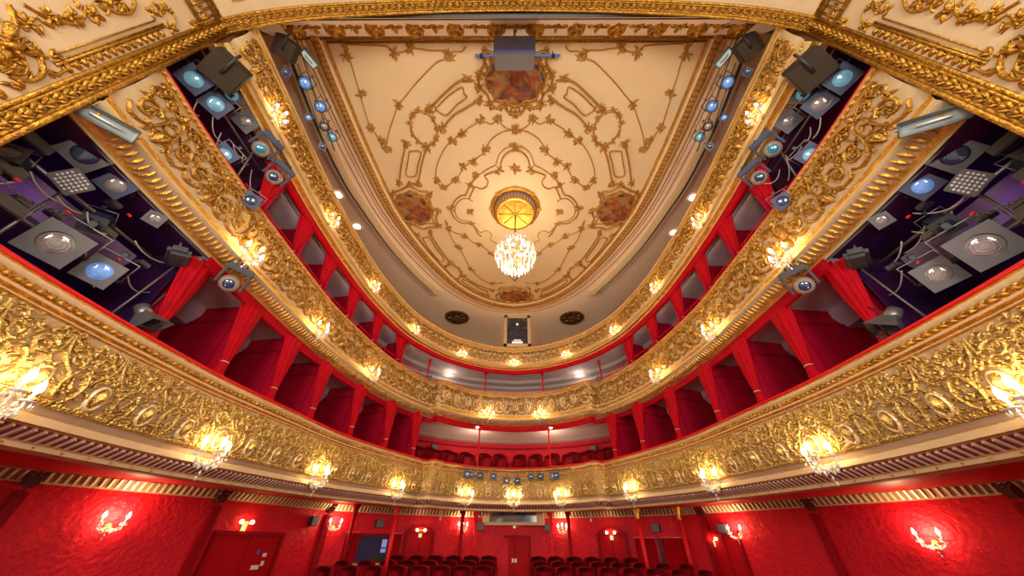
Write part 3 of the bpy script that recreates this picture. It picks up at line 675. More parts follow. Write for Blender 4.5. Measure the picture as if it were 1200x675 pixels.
# ------------------------------------------------------------------ ceiling stucco (half the plan; the other half mirrors it)
CE = {
 'gar_top':[(-3.97,2.11),(-3.11,2.14),(-2.94,2.19),(-2.84,2.26),(-2.66,2.26),(-2.46,2.19),(-2.24,2.2),(-1.99,2.23),(-1.61,2.23)],
 'gar_side':[(-3.97,2.11),(-4.01,2.24),(-3.97,2.46),(-3.99,2.77),(-4,3.07),(-4.02,3.29),(-4.04,3.72),(-4.03,3.96),(-3.94,4.2),(-3.89,4.5),(-3.83,4.7),(-3.76,4.7),(-3.76,4.55),(-3.56,4.13),(-3.24,3.63),(-3.09,3.42),(-2.85,3.21),(-2.44,2.86),(-1.92,2.48),(-1.72,2.41),(-1.56,2.31),(-1.45,2.25),(-1.27,2.25),(-1.16,2.16)],
 'ringo1':[(-1.17,2.79),(-1.48,2.9),(-1.84,3.15),(-2.26,3.48)],
 'ringi1':[(-0.98,3.31),(-1.34,3.5),(-1.66,3.67),(-2.01,3.99)],
 'rect1':[(-2.11,3.5),(-1.72,3.19),(-1.36,3),(-1.32,3.15),(-1.26,3.23),(-1.53,3.4),(-1.86,3.67),(-2.08,3.56),(-2.11,3.5)],
 'ringo2':[(-3.16,4.45),(-3.44,5.02),(-3.72,5.73)],
 'ringi2':[(-2.6,4.6),(-2.82,5.02),(-3.13,5.79)],
 'rect2':[(-3.12,4.68),(-2.79,4.7),(-2.96,5.08),(-3.14,5.48),(-3.42,5.45),(-3.26,5.02),(-3.12,4.68)],
 'ringo3':[(-3.69,7.92),(-3.56,8.49),(-3.4,9),(-3.14,9.65)],
 'ringi3':[(-3.16,7.84),(-3.01,8.4),(-2.86,8.86),(-2.64,9.44)],
 'rect3':[(-3.51,8.09),(-3.24,8.05),(-3.08,8.58),(-2.88,9.19),(-3.05,9.34),(-3.25,8.95),(-3.4,8.53),(-3.51,8.09)],
 'ringo4':[(-2.56,10.58),(-2.22,10.93),(-1.8,11.36),(-1.27,11.68)],
 'ringi4':[(-2.21,10.24),(-1.92,10.58),(-1.53,10.93),(-1.01,11.23)],
 'rect4':[(-2.33,10.58),(-2.24,10.47),(-1.9,10.75),(-1.55,11.11),(-1.25,11.3),(-1.31,11.55),(-1.68,11.3),(-2.07,10.93),(-2.33,10.58)],
 'gar_mid':[(0.01,4.06),(-0.21,4.03),(-0.37,3.92),(-0.44,3.78),(-0.5,3.72),(-0.56,3.85),(-0.68,3.9),(-0.81,3.85),(-0.95,3.81),(-1.13,3.92),(-1.33,4.03),(-1.51,4.18),(-1.75,4.32),(-1.92,4.45),(-2.1,4.65),(-2.32,5),(-2.47,5.36),(-2.5,5.69),(-2.31,5.88),(-2.01,5.72),(-1.8,5.54),(-1.65,5.28),(-1.59,5.19),(-1.31,5),(-0.93,4.73),(-0.84,4.55),(-0.65,4.3),(-0.38,4.13),(-0.18,4.08),(0.01,4.06)],
 'mot_a':[(0.01,4.52),(-0.24,4.57),(-0.47,4.78),(-0.59,5.11),(-0.75,5.19),(-0.97,5.33),(-1.17,5.48)],
 'mot_b':[(0.01,4.65),(-0.19,4.7),(-0.37,4.89),(-0.46,5.22),(-0.39,5.33)],
 'mot_c':[(-0.49,5.28),(-0.71,5.36),(-0.95,5.48),(-0.86,5.66),(-0.92,5.85),(-1.1,5.94),(-1.29,5.88),(-1.42,6.1),(-1.53,6.33)],
 'mot_d':[(-1.29,5.6),(-1.45,5.82),(-1.63,6.17),(-1.77,6.2),(-1.99,6.37),(-2.19,6.72),(-2.16,7.08),(-1.92,7.35),(-1.55,7.39),(-1.38,7.83),(-1.26,8)],
 'mot_e':[(-1.43,6.44),(-1.56,6.33),(-1.76,6.33),(-1.96,6.51),(-2.08,6.79),(-2.06,7.04),(-1.9,7.23),(-1.61,7.31),(-1.44,7.55),(-1.28,7.79),(-1.05,7.71),(-0.87,7.91),(-0.92,8.17),(-0.76,8.3),(-0.63,8.39)],
 'gar_low':[(-2.43,7.43),(-2.49,7.24),(-2.45,7.75),(-2.36,8.22),(-2.2,8.53),(-2.08,8.9),(-1.97,9.39),(-1.81,9.86),(-1.52,10.35),(-1.17,10.69),(-0.95,10.75),(-0.49,10.69)],
 'gar_low2':[(-2.43,7.67),(-2.2,7.83),(-1.87,7.96),(-1.64,8.26),(-1.36,8.43),(-1.11,8.66),(-0.93,8.94),(-0.7,9.18)],
 'top_frame':[(-0,2.25),(-0.32,2.28),(-0.55,2.28),(-0.66,2.25),(-0.77,2.31),(-0.74,2.45),(-0.79,2.55),(-0.9,2.7),(-0.92,2.9),(-0.89,3.02),(-0.74,3.15),(-0.69,3.27),(-0.67,3.44),(-0.47,3.48),(-0.31,3.44),(-0.18,3.59),(0,3.65)],
 'p2_frame':[(-3.41,5.82),(-3.15,6.01),(-2.83,6.1),(-2.91,6.47),(-2.81,6.72),(-2.66,6.83),(-2.81,7.16),(-2.78,7.51),(-3.13,7.55),(-3.37,7.63),(-3.65,7.47),(-3.95,7.43),(-4.06,7.39),(-3.98,7.09),(-4.19,6.87),(-4.36,6.76),(-4.12,6.44),(-4.05,6.11),(-3.8,6.01),(-3.41,5.82)],
 'p3_frame':[(0.04,10.92),(-0.27,10.98),(-0.66,11.05),(-0.71,11.42),(-0.88,11.68),(-0.73,12.01),(-0.7,12.35),(-0.28,12.21),(0.04,12.42)],
 'p_low':[(0.04,10.57),(-0.19,10.28),(-0.22,10.01),(-0.4,10.01)],
 'roundels':[(-2.55,4.03),(-2.66,10.02)],
 'centers':[(0,2.79),(-3.51,6.65),(0.04,11.61)],
 'stars':[(-1.56,6.86),(0.01,5.25)],
 'clus':[(-3.97,2.11),(-2.85,2.28),(-2.48,2.19),(-3.99,3.15),(-4.05,4.03),(-3.82,4.35),(-3.78,4.55),(-3.08,3.39),(-1.56,2.35),(-4.03,2.34),(-0.48,3.76),(-0.95,3.81),(-1.51,4.15),(-1.81,4.37),(-2.49,5.66),(-2.31,5.88),(-1.89,5.63),(-1.59,5.16),(-0.87,4.62),(-1.26,5.02),(-2.43,7.63),(-2.2,8.53),(-1.81,9.86),(-0.95,10.75),(-1.36,8.43),(-0.96,8.89),(-1.87,7.96),(-1.17,2.81),(-2.27,3.5),(-0.96,3.31),(-2.02,4.01),(-3.16,4.45),(-2.6,4.6),(-3.72,5.73),(-3.13,5.79),(-3.69,7.92),(-3.16,7.84),(-3.13,9.6),(-2.64,9.44),(-2.56,10.58),(-2.21,10.24),(-1.27,11.68),(-1.01,11.23),(-0.9,2.72),(-0.89,3.02),(-0.67,3.44),(-0.31,3.44),(-0.66,2.25),(-2.84,6.14),(-2.66,6.83),(-2.78,7.51),(-4.06,7.39),(-4.36,6.76),(-4.05,6.11),(-3.41,5.82),(-0.49,5.28),(-1.25,5.48),(-1.45,5.82),(-2.19,6.72),(-1.55,7.39),(0,3.65)],
 'oval_in':[(-4.38,2.08),(-4.32,3.15),(-4.21,4.75),(-3.95,6.76),(-3.42,8.44),(-2.94,9.55),(-2.37,10.58),(-1.69,11.36),(-0.92,11.88),(0.04,12.14)],
 'oval_out':[(-4.73,2.08),(-4.69,3.15),(-4.67,4.76),(-4.48,6.76),(-3.99,8.49),(-3.46,9.81),(-2.77,11),(-1.93,11.88),(-0.95,12.43),(0.05,12.63)],
 'slot_out':[(-5.46,2.67),(-5.53,4.01),(-5.53,5.46),(-5.37,6.58),(-5.05,8.36),(-4.48,9.98),(-3.72,11.31)],
 'slot_in':[(-5.26,2.49),(-5.34,4.01),(-5.26,5.45),(-5.13,6.58),(-4.7,8.27),(-4.21,9.66),(-3.57,11.13)],
}
def smooth(P, n=5): return catmull(P, n) if len(P) > 2 else np.linspace(P[0], P[-1], 6)
def ceil_map(z0=8.998):
    def fn(v): return np.c_[v[:, 0], v[:, 1], z0 - v[:, 2]]
    return fn
R = Relief(); rng = random.Random(4)
wd = {'gar': 0.015, 'rin': 0.028, 'rec': 0.020, 'mot': 0.022, 'top': 0.032, 'p2_': 0.030, 'p3_': 0.030, 'p_l': 0.022}
for k, P in CE.items():
    if not isinstance(P, list) or k in ('roundels', 'centers', 'stars', 'clus', 'oval_in', 'oval_out', 'slot_out', 'slot_in'): continue
    w = wd[k[:3]] * (0.65 if k in ('mot_a', 'mot_e') else 1)
    R.ridge(smooth(P, 4 if k.startswith('rect') else 5), w, 1.1)
    if k in ('p2_frame', 'top_frame', 'p3_frame'):
        Q = np.array(P); c = {'p2_frame': (-3.51, 6.75), 'top_frame': (0, 2.85), 'p3_frame': (0.04, 11.66)}[k]
        R.ridge(smooth((Q - c) * 0.80 + c, 5), w * 0.7, 0.7)
for (x, y) in CE['roundels']:
    R.ring(x, y, 0.36, 0.46, 0.030, 0.7, 24)
    for k in range(11): R.cluster(x + 0.38 * math.cos(k * .571), y + 0.48 * math.sin(k * .571), 0.12, rng, 7, 0.15)
for (x, y) in CE['clus']:
    R.cluster(x, y, 0.17, rng, 8, 0.13); R.cluster(x + rng.uniform(-.1, .1), y + rng.uniform(-.1, .1), 0.11, rng, 6, 0.16)
for (x, y) in CE['clus'][::2]: R.spiral(x + rng.uniform(-.08, .08), y + rng.uniform(-.08, .08), 0.10, rng.random() * 6, 1.1, 0.02)
for (x, y) in CE['stars'][:1]: R.cluster(x, y, 0.17, rng, 8, 0.2)
R.mirror_u(0.0)
for (x, y) in ((0, 5.25), (0, 4.06), (0, 4.55)): R.cluster(x, y, 0.20, rng, 8, 0.2)
V, F = R.arrays(); mb = MB(); place(mb, V, F, ceil_map()); mb.build('gilded_stucco_scrollwork', [GOLDC], CEIL)
# painted medallions
def lobed(cx, cy, rx, ry, lobes, depth, seg=72, ph=0.0):
    a = np.linspace(0, 2 * np.pi, seg, endpoint=False); r = 1 + depth * np.abs(np.cos(a * lobes / 2 + ph)) - depth / 2
    return np.c_[cx + rx * r * np.cos(a), cy + ry * r * np.sin(a)]
for (cx, cy, rx, ry, lb, where) in ((0, 2.80, 0.66, 0.56, 8, 'by the arch, partly behind the hanging loudspeaker'), (-3.51, 6.75, 0.56, 0.58, 8, 'left-side of the central rosette'), (3.51, 6.75, 0.56, 0.58, 8, 'right-side of the central rosette'), (0.02, 11.66, 0.62, 0.46, 8, 'at the rear end of the oval, beyond the chandelier')):
    T = thing('ceiling_painting', 'lobed ceiling painting, ' + where, 'ceiling painting', (cx, cy, 8.99))
    O = lobed(0, 0, rx, ry, lb, 0.18); n = len(O); mb = MB()
    mb.add(np.vstack([np.c_[O, np.full(n, -0.02)], np.c_[O, np.full(n, 0.005)]]), [tuple(range(n)), tuple(range(n, 2 * n))] + [(i, (i + 1) % n, n + (i + 1) % n, n + i) for i in range(n)], 0, False)
    mb.build('painted_panel', [FRESCO], T)
    R = Relief(); Q = lobed(0, 0, rx * 1.04, ry * 1.04, lb, 0.18); R.ridge(np.vstack([Q, Q[:1]]), 0.035, 0.9, True)
    rg = random.Random(int(cx * 10 + cy)); 
    for k in range(lb): a = math.pi * (k + 0.5) * 2 / lb; R.cluster(rx * 1.1 * math.cos(a), ry * 1.1 * math.sin(a), 0.14, rg, 5, 0.22)
    V, F = R.arrays(); mb = MB(); place(mb, V, F, lambda v: np.c_[v[:, 0], v[:, 1], -v[:, 2]]); mb.build('gilded_frame', [GOLDC], T)
# central rosette: gilded drum with a fluted side
T = thing('ceiling_rosette', 'round gilded ceiling rosette with a fluted drum above the chandelier', 'rosette', (0.01, 6.72, 9.0))
mb = MB(); mb.lathe([(0.86, 0.0), (0.86, -0.03), (0.82, -0.07), (0.76, -0.08), (0.72, -0.05), (0.70, -0.02)], 48, caps=False); mb.build('outer_ring', [GOLD], T)
for k in range(8):
    a = k * math.pi / 4; R = Relief(); R.cluster(0.84 * math.cos(a), 0.84 * math.sin(a), 0.09, rng, 6, 0.25); V, F = R.arrays(); mb.V = []
    m2 = MB(); place(m2, V, F, lambda v: np.c_[v[:, 0], v[:, 1], -0.05 - v[:, 2]]); m2.build('rim_leaf', [GOLD], T)
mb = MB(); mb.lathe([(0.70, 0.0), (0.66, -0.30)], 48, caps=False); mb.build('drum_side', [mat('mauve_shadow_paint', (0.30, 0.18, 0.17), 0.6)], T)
mb = MB()
for k in range(40):
    a = k * 2 * math.pi / 40; d = np.array((math.cos(a), math.sin(a), 0)); mb.tube([d * 0.70 + (0, 0, -0.02), d * 0.668 + (0, 0, -0.28)], 0.016, 5)
mb.build('drum_flute', [CREAM], T)
mb = MB(); mb.lathe([(0.67, -0.30), (0.67, -0.34), (0.60, -0.36), (0.56, -0.34), (0.54, -0.32), (0.0, -0.32)], 48); mb.build('gilded_disc', [GOLD], T)
mb = MB()
for k in range(8):
    a = k * math.pi / 4; mb.tube([(0.05 * math.cos(a), 0.05 * math.sin(a), -0.335), (0.55 * math.cos(a), 0.55 * math.sin(a), -0.335)], 0.02, 6)
mb.build('gilded_spoke', [GOLD], T)

# ------------------------------------------------------------------ chandelier
CHP = (0.02, 6.75, 6.78)
T = thing('chandelier', 'large ball-shaped crystal chandelier glowing white under the ceiling rosette', 'chandelier', CHP)
mb = MB(); mb.tube([(0, 0, 0.4), (0, 0, 1.90)], 0.022, 8); mb.lathe([(0.0, 0.75), (0.06, 0.72), (0.05, 0.62), (0.0, 0.6)], 12); mb.build('hanging_rod', [BLACK], T)
mb = MB()
for z, r in ((0.42, 0.28), (0.22, 0.50), (0.0, 0.56), (-0.25, 0.46), (-0.45, 0.28)):
    a = np.linspace(0, 2 * np.pi, 33); mb.tube(np.c_[r * np.cos(a), r * np.sin(a), np.full(33, z)], 0.012, 5, 0, False)
for k in range(8):
    a = k * math.pi / 4; t = np.linspace(-1.3, 1.3, 12); mb.tube(np.c_[0.54 * np.cos(t) * math.cos(a), 0.54 * np.cos(t) * math.sin(a), 0.5 * np.sin(t)], 0.008, 5)
mb.build('brass_frame', [GOLD], T)
drop = None; cnt = 0
for (z, r, nn) in ((0.47, 0.24, 8), (0.34, 0.42, 14), (0.16, 0.56, 18), (-0.04, 0.61, 20), (-0.24, 0.55, 16), (-0.40, 0.42, 12), (-0.52, 0.24, 8)):
    for k in range(nn):
        a = 2 * math.pi * (k + 0.5 * (cnt % 2)) / nn
        if drop is None:
            mb = MB(); mb.lathe([(0.0, 0.12), (0.028, 0.09), (0.040, -0.04), (0.022, -0.10), (0.0, -0.15)], 6, smooth=False); mb.lathe([(0.0, 0.17), (0.02, 0.145), (0.0, 0.12)], 5, smooth=False)
            o = drop = mb.build('crystal_drop', [CRYSTAL], T)
        else: o = drop.copy(); scene.collection.objects.link(o); o.parent = T
        o.location = (r * math.cos(a), r * math.sin(a), z); o.rotation_euler = (0, 0, a)
    cnt += 1
cb = None
for k in range(26):
    zz = 0.42 - 0.84 * (k + 0.5) / 26; rr = math.sqrt(max(0.0, 0.5 ** 2 - zz ** 2)) * 1.0; a = k * 2.39996
    if cb is None:
        mb = MB(); mb.lathe([(0, 0.06), (0.028, 0.03), (0.035, 0.0), (0.02, -0.045), (0, -0.05)], 8); o = cb = mb.build('lit_bulb', [CHBULB], T)
    else: o = cb.copy(); scene.collection.objects.link(o); o.parent = T
    o.location = (rr * math.cos(a), rr * math.sin(a), zz)
lamp('chandelier_light', 'POINT', (0, 0, -0.75), 150, (1.0, 0.84, 0.60), 0.3, parent=T)
lamp('chandelier_light', 'POINT', (0, 0, 0.75), 95, (1.0, 0.84, 0.60), 0.2, parent=T)

# ------------------------------------------------------------------ crystal sconces
def octa(mb, p, r, h):
    p = np.array(p); mb.add([p + (0, 0, h), p + (r, 0, 0), p + (0, r, 0), p + (-r, 0, 0), p + (0, -r, 0), p + (0, 0, -h)],
                            [(0, 1, 2), (0, 2, 3), (0, 3, 4), (0, 4, 1), (5, 2, 1), (5, 3, 2), (5, 4, 3), (5, 1, 4)], 0, False)
SC_END = [(-0.19, 0.15, 0.06), (0.0, 0.25, 0.09), (0.19, 0.15, 0.06)]
def make_sconce(n_arm=3):
    T = thing('crystal_sconce', None, None)
    ends = SC_END if n_arm == 3 else [SC_END[0], SC_END[2]]
    mb = MB(); mb.lathe([(0, 0.05), (0.03, 0.045), (0.04, 0.02), (0.065, 0.01), (0.07, -0.02)], 12, R=-ROTX * 1.0)
    mb.lathe([(0, 0.0), (0.03, -0.03), (0.018, -0.07), (0, -0.09)], 8, c=(0, 0.05, -0.04)); mb.build('gilded_backplate', [GOLD], T)
    for e in ends:
        e = np.array(e); c = catmull([(0, 0.03, 0), (e[0] * 0.5, e[1] * 0.55, -0.06), (e[0] * 0.95, e[1] * 0.98, -0.03), e], 5)
        m = MB(); m.tube(c, 0.010, 6); AM = m.build('arm', [CRYSTAL], T)
        m = MB(); m.lathe([(0.0, 0.0), (0.055, 0.012), (0.062, 0.022), (0.03, 0.02), (0.014, 0.03)], 10, c=e)
        for k in range(8): a = k * math.pi / 4; octa(m, e + np.array((0.055 * math.cos(a), 0.055 * math.sin(a), -0.02)), 0.010, 0.026)
        m.build('crystal_dish', [CRYSTAL], AM)
        m = MB(); m.lathe([(0.013, 0.02), (0.013, 0.09), (0.0, 0.09)], 8, c=e); m.build('candle_sleeve', [CANDLE], AM)
        m = MB(); m.lathe([(0.008, 0.088), (0.027, 0.11), (0.030, 0.135), (0.018, 0.175), (0.0, 0.215)], 8, c=e); m.build('flame_bulb', [BULB], AM)
    chains = [((-0.19, 0.15, 0.03), (0, 0.05, 0.02)), ((0.19, 0.15, 0.03), (0, 0.05, 0.02)), ((-0.19, 0.15, 0.03), (0, 0.25, 0.04)), ((0.19, 0.15, 0.03), (0, 0.25, 0.04))]
    for a, b in (chains if n_arm == 3 else chains[:2]):
        m = MB(); a, b = np.array(a), np.array(b)
        for t in np.linspace(0.05, 0.95, 8):
            p = a * (1 - t) + b * t + np.array((0, 0, -0.24 * t * (1 - t))); octa(m, p, 0.011, 0.017)
        for t in (0.25, 0.5, 0.75):
            p = a * (1 - t) + b * t + np.array((0, 0, -0.24 * t * (1 - t) - 0.045)); octa(m, p, 0.014, 0.034)
        m.build('crystal_garland', [CRYSTAL], T)
    m = MB()
    for k, (x, y, z) in enumerate(((0, 0.14, -0.07), (0.06, 0.12, -0.09), (-0.06, 0.12, -0.09), (0, 0.12, -0.15), (0, 0.10, -0.21), (-0.19, 0.15, -0.03), (0.19, 0.15, -0.03), (-0.1, 0.16, -0.06), (0.1, 0.16, -0.06))): octa(m, (x, y, z), 0.018, 0.036)
    m.build('crystal_pendant', [CRYSTAL], T)
    lamp('sconce_light', 'POINT', (0, 0.22, 0.20), SCONCE_W, (1.0, 0.70, 0.36), 0.09, parent=T)
    return T
SC3 = make_sconce(3); SC2 = make_sconce(2); used = {id(SC3): False, id(SC2): False}
def put_sconce(proto, p, n, scale, label, group, watts=1.0):
    o = proto if not used[id(proto)] else copy_tree(proto); used[id(proto)] = True
    o.location = p; o.rotation_euler = (0, 0, math.atan2(n[1], n[0]) - math.pi / 2); o.scale = (scale,) * 3
    if watts != 1.0:
        for ch in o.children:
            if ch.type == 'LIGHT': ch.data = ch.data.copy(); ch.data.energy = SCONCE_W * watts
    return tag(o, label, 'wall lamp', group)
def side_words(x): return 'left-side' if x < -0.3 else 'right-side' if x > 0.3 else 'middle'
# keep prototypes pristine: copy first, use the originals last
def sconce_row(C, pts, off, z, sc, tier, grp, drift=None, wt=1.0):
    res = []
    for (x, y) in pts: res += [(-x, y), (x, y)] if x > 0.2 else [(0.0, y)]
    for (x, y) in res:
        u = C.near(x, y); p, n = C.at(u); q = p + n * off; zz = z if drift is None else float(drift(np.array([u]), np.array([z]))[0])
        i = sorted([t[1] for t in pts]).index(y)
        w = 'at the middle' if abs(x) < 0.3 else '%s of the arch, %s from the stage' % (side_words(x), ORD[i])
        put_sconce(SC3, (q[0], q[1], zz), n, sc, 'lit crystal sconce on the %s, %s' % (tier, w), grp, wt)
used[id(SC3)] = True; used[id(SC2)] = True
sconce_row(C1, [(4.97, 2.86), (4.93, 5.4), (4.5, 8.0), (3.55, 10.7), (1.75, 12.7), (0.0, 13.2)], 0.085, 0.955, 1.12, 'lowest balcony', 'sconces on the lowest balcony', drift1, 1.0)
sconce_row(C2, [(4.94, 4.0), (4.9, 6.55), (4.5, 9.2), (1.05, 13.1)], 0.13, 3.90, 0.95, 'middle balcony', 'sconces on the middle balcony', None, 0.8)
sconce_row(C3, [(4.66, 2.55), (4.75, 5.1), (4.6, 7.7), (3.9, 10.3), (2.3, 12.4), (0.0, 13.25)], 0.10, 6.19, 0.78, 'topmost balcony', 'sconces on the topmost balcony', None, 0.6)
for (x, y, z, i, sc) in ((-7.74, 7.54, 0.20, 0, 1.0), (-5.52, 12.02, 0.36, 1, 0.95), (-1.83, 14.31, 0.40, 2, 0.9), (1.75, 14.33, 0.38, 3, 0.9), (6.22, 11.05, 0.25, 4, 0.95), (8.2, 7.93, 0.08, 5, 1.0)):
    best = min(((np.linalg.norm(wall_at(u)[0] - (x, y)), u) for u in np.arange(0.05, LW[-1], 0.05)))[1]
    p, n, d = wall_at(best, 0.03)
    put_sconce(SC2 if i not in (2, 3) else SC3, (p[0], p[1], z), n, sc * 0.88, 'lit crystal sconce on the red stalls wall, ' + ['left-side in the wide damask panel', 'left-side beside the small black loudspeaker', 'just left-side of the rear door', 'just right-side of the rear door', 'right-side beyond the curtained niche', 'right-side in the wide damask panel'][i], 'sconces on the stalls wall', [1.8, 1.1, 0.9, 0.9, 1.2, 1.8][i])
for pr in (SC3, SC2):
    for ch in list(pr.children_recursive): bpy.data.objects.remove(ch)
    bpy.data.objects.remove(pr)

# ------------------------------------------------------------------ boxes: partitions, tied curtains, rails
def box_partition(C, u, z0, z1, label, grp, fy=-0.21):
    p, n = C.at(u); rz = math.atan2(n[1], n[0]) - math.pi / 2      # local +Y towards the hall
    T = thing('box_partition', label, 'partition', (p[0], p[1], z0), rz, grp)
    h = z1 - z0; mb = MB(); mb.cbox((0, (fy - 1.75) / 2, h / 2), (0.07, 1.75 + fy, h), 0.01); mb.build('panel', [CRIM], T)
    mb = MB()
    for s in (-1, 1):
        for (y0, y1, a, b) in ((-1.6, -0.45, 0.25 * h, 0.27 * h), (-1.6, -0.45, 0.86 * h, 0.88 * h)): mb.box((s * 0.042, (y0 + y1) / 2, (a + b) / 2), (0.015, y1 - y0, b - a))
        for y in (-1.6, -0.45): mb.box((s * 0.042, y, 0.565 * h), (0.015, 0.03, 0.63 * h))
    mb.build('panel_moulding', [DKRED], T)
    return T
def tied_curtain(C, u, zt, zb, wt, tie, label, grp, sgn, su=0.10, sn=0.0):
    p, n = C.at(u); rz = math.atan2(n[1], n[0]) - math.pi / 2
    T = thing('tied_curtain', label, 'curtain', (p[0], p[1], zb), rz, grp)
    h = zt - zb; rows = 16; seg = 36; V = []
    rg = random.Random(int(u * 100)); ph = rg.random() * 6
    for i in range(rows + 1):
        t = i / rows
        if t < tie: w = 0.055 + 0.07 * (1 - t / tie) ** 1
        else: w = 0.055 + (wt / 2 - 0.055) * ((t - tie) / (1 - tie)) ** 0.75
        q = max(0, t - tie) / (1 - tie); cx = -sgn * su * q; cy = -0.17 + sn * q
        for k in range(seg):
            a = 2 * math.pi * k / seg; f = 1 + 0.30 * math.cos(a * 9 + ph + t * 1.2) * (0.45 + 0.55 * t)
            V.append((cx + w * f * math.cos(a), cy + (0.045 + 0.03 * t) * f * math.sin(a), h * t))
    mb = MB(); mb.add(V, [(i * seg + k, i * seg + (k + 1) % seg, (i + 1) * seg + (k + 1) % seg, (i + 1) * seg + k) for i in range(rows) for k in range(seg)])
    mb.build('drape', [VELVET], T)
    mb = MB(); a = np.linspace(0, 2 * np.pi, 17); mb.tube(np.c_[0.068 * np.cos(a), -0.17 + 0.058 * np.sin(a), np.full(17, h * tie)], 0.010, 5, 0, False)
    mb.tube([(sgn * 0.06, -0.2, h * tie), (sgn * 0.10, -0.5, h * tie + 0.05)], 0.008, 5); mb.build('tieback', [mat('pale_cord', (0.62, 0.42, 0.36), 0.6)], T)
T1C = [(4.98, 3.85), (4.95, 5.12), (4.78, 6.28), (4.6, 7.55), (4.28, 9.05), (3.82, 10.3), (3.2, 11.45)]
T2C = [(4.95, 3.85), (4.94, 5.15), (4.90, 6.4), (4.78, 7.75), (4.48, 9.15), (4.05, 10.5)]
for (C, L, zf, zc, zt, zb, wt, tie, nm) in ((C1, T1C, 1.10, 3.66, 3.54, 2.15, 0.40, 0.22, 'lower'), (C2, T2C, 4.02, 6.0, 5.94, 5.16, 0.50, 0.06, 'upper')):
    for sx in (-1, 1):
        for i, (x, y) in enumerate(L):
            u = C.near(sx * x, y); sd = side_words(sx)
            box_partition(C, u, zf, zc, 'dark red partition between %s boxes, %s, %s from the stage' % (nm, sd, ORD[i]), 'partitions between the %s boxes' % nm, -0.21 if nm == 'lower' else -0.02)
            tied_curtain(C, u, zt, zb, wt, tie, 'red velvet curtain tied at the front of the %s boxes, %s, %s from the stage' % (nm, sd, ORD[i]), 'tied curtains of the %s boxes' % nm, sx, *((0.10, 0.0) if nm == 'lower' else (0.30, 0.20)))
# added dark linings, purple shade in their colour, around the stage-light bays
for sx in (-1, 1):
    for (C, z0, z1, nm) in ((C1, 1.12, 3.64, 'lower'), (C2, 4.05, 5.98, 'upper')):
        mb = MB(); U = np.array(sorted((C.near(sx * 4.9, 1.45), C.near(sx * 4.95, 3.70))))
        us = np.linspace(U[0], U[1], 24); fold = 0.03 * np.sin(us * 22)
        for (o0, a, o1, b) in ((-1.66, z0, -1.62, z1), (-1.62, z1, -0.13, z1 + 0.008)):
            A = C.map(us, o0 + fold, np.full(24, a)); B = C.map(us, o1 + fold * (o1 < -1), np.full(24, b))
            mb.add(np.vstack([A, B]), [(i, i + 1, 25 + i, 24 + i) for i in range(23)])
        pe, ne = C.at(C.near(sx * 4.95, 3.70)); q0, q1 = pe - ne * 0.3, pe - ne * 1.62
        mb.add([(*q0, z0), (*q1, z0), (*q1, z1), (*q0, z1)], [(0, 1, 2, 3)], 0, False)
        mb.add([(sx * 5.1, 1.43, z0), (sx * 6.6, 1.43, z0), (sx * 6.6, 1.43, z1), (sx * 5.1, 1.43, z1)], [(0, 1, 2, 3)], 0, False)
        tag(mb.build('bay_shade_lining', [BAY_SHADE if nm == 'lower' else mat('wine_bay_shade', (0.12, 0.004, 0.02), 0.85, noise=(1.5, (0.03, 0.005, 0.06), 0.25))]), 'added dark lining with purple shade in its colour, in the %s-side %s lighting bay' % ('left' if sx < 0 else 'right', nm), 'cloth')
# red hand rail above the middle balcony
for sx in (-1, 1):
    mb = MB(); ua, ub = sorted((C2.near(sx * 4.95, 3.4), C2.near(sx * 3.5, 11.7))); us = np.arange(ua, ub, 0.15)
    mb.tube(C2.map(us, np.full(len(us), -0.17), np.full(len(us), 5.28)), 0.017, 6)
    T = thing('hand_rail', 'thin red tubular hand rail above the middle balcony, ' + side_words(sx), 'railing'); mb.build('rail_tube', [REDP], T)
    for u in np.arange(ua + 0.2, ub, 0.63):
        q = C2.map(np.array([u]), np.array([-0.17]), np.array([5.0]))[0]; mb = MB(); mb.tube([q, q + (0, 0, 0.28)], 0.011, 5); mb.build('rail_post', [REDP], T)
    mb = MB(); ua, ub = sorted((C3.near(sx * 4.7, 5.5), C3.near(sx * 2.7, 12.1))); us = np.arange(ua, ub, 0.15)
    T = thing('hand_rail', 'thin red tubular hand rail behind the topmost balcony, ' + side_words(sx), 'railing')
    mb.tube(C3.map(us, np.full(len(us), -0.55), np.full(len(us), 7.42)), 0.012, 5); mb.build('rail_tube', [REDP], T)
    for u in np.arange(ua + 0.1, ub, 0.8):
        q = C3.map(np.array([u]), np.array([-0.55]), np.array([6.14]))[0]; mb = MB(); mb.tube([q, q + (0, 0, 1.28)], 0.010, 5); mb.build('rail_post', [REDP], T)
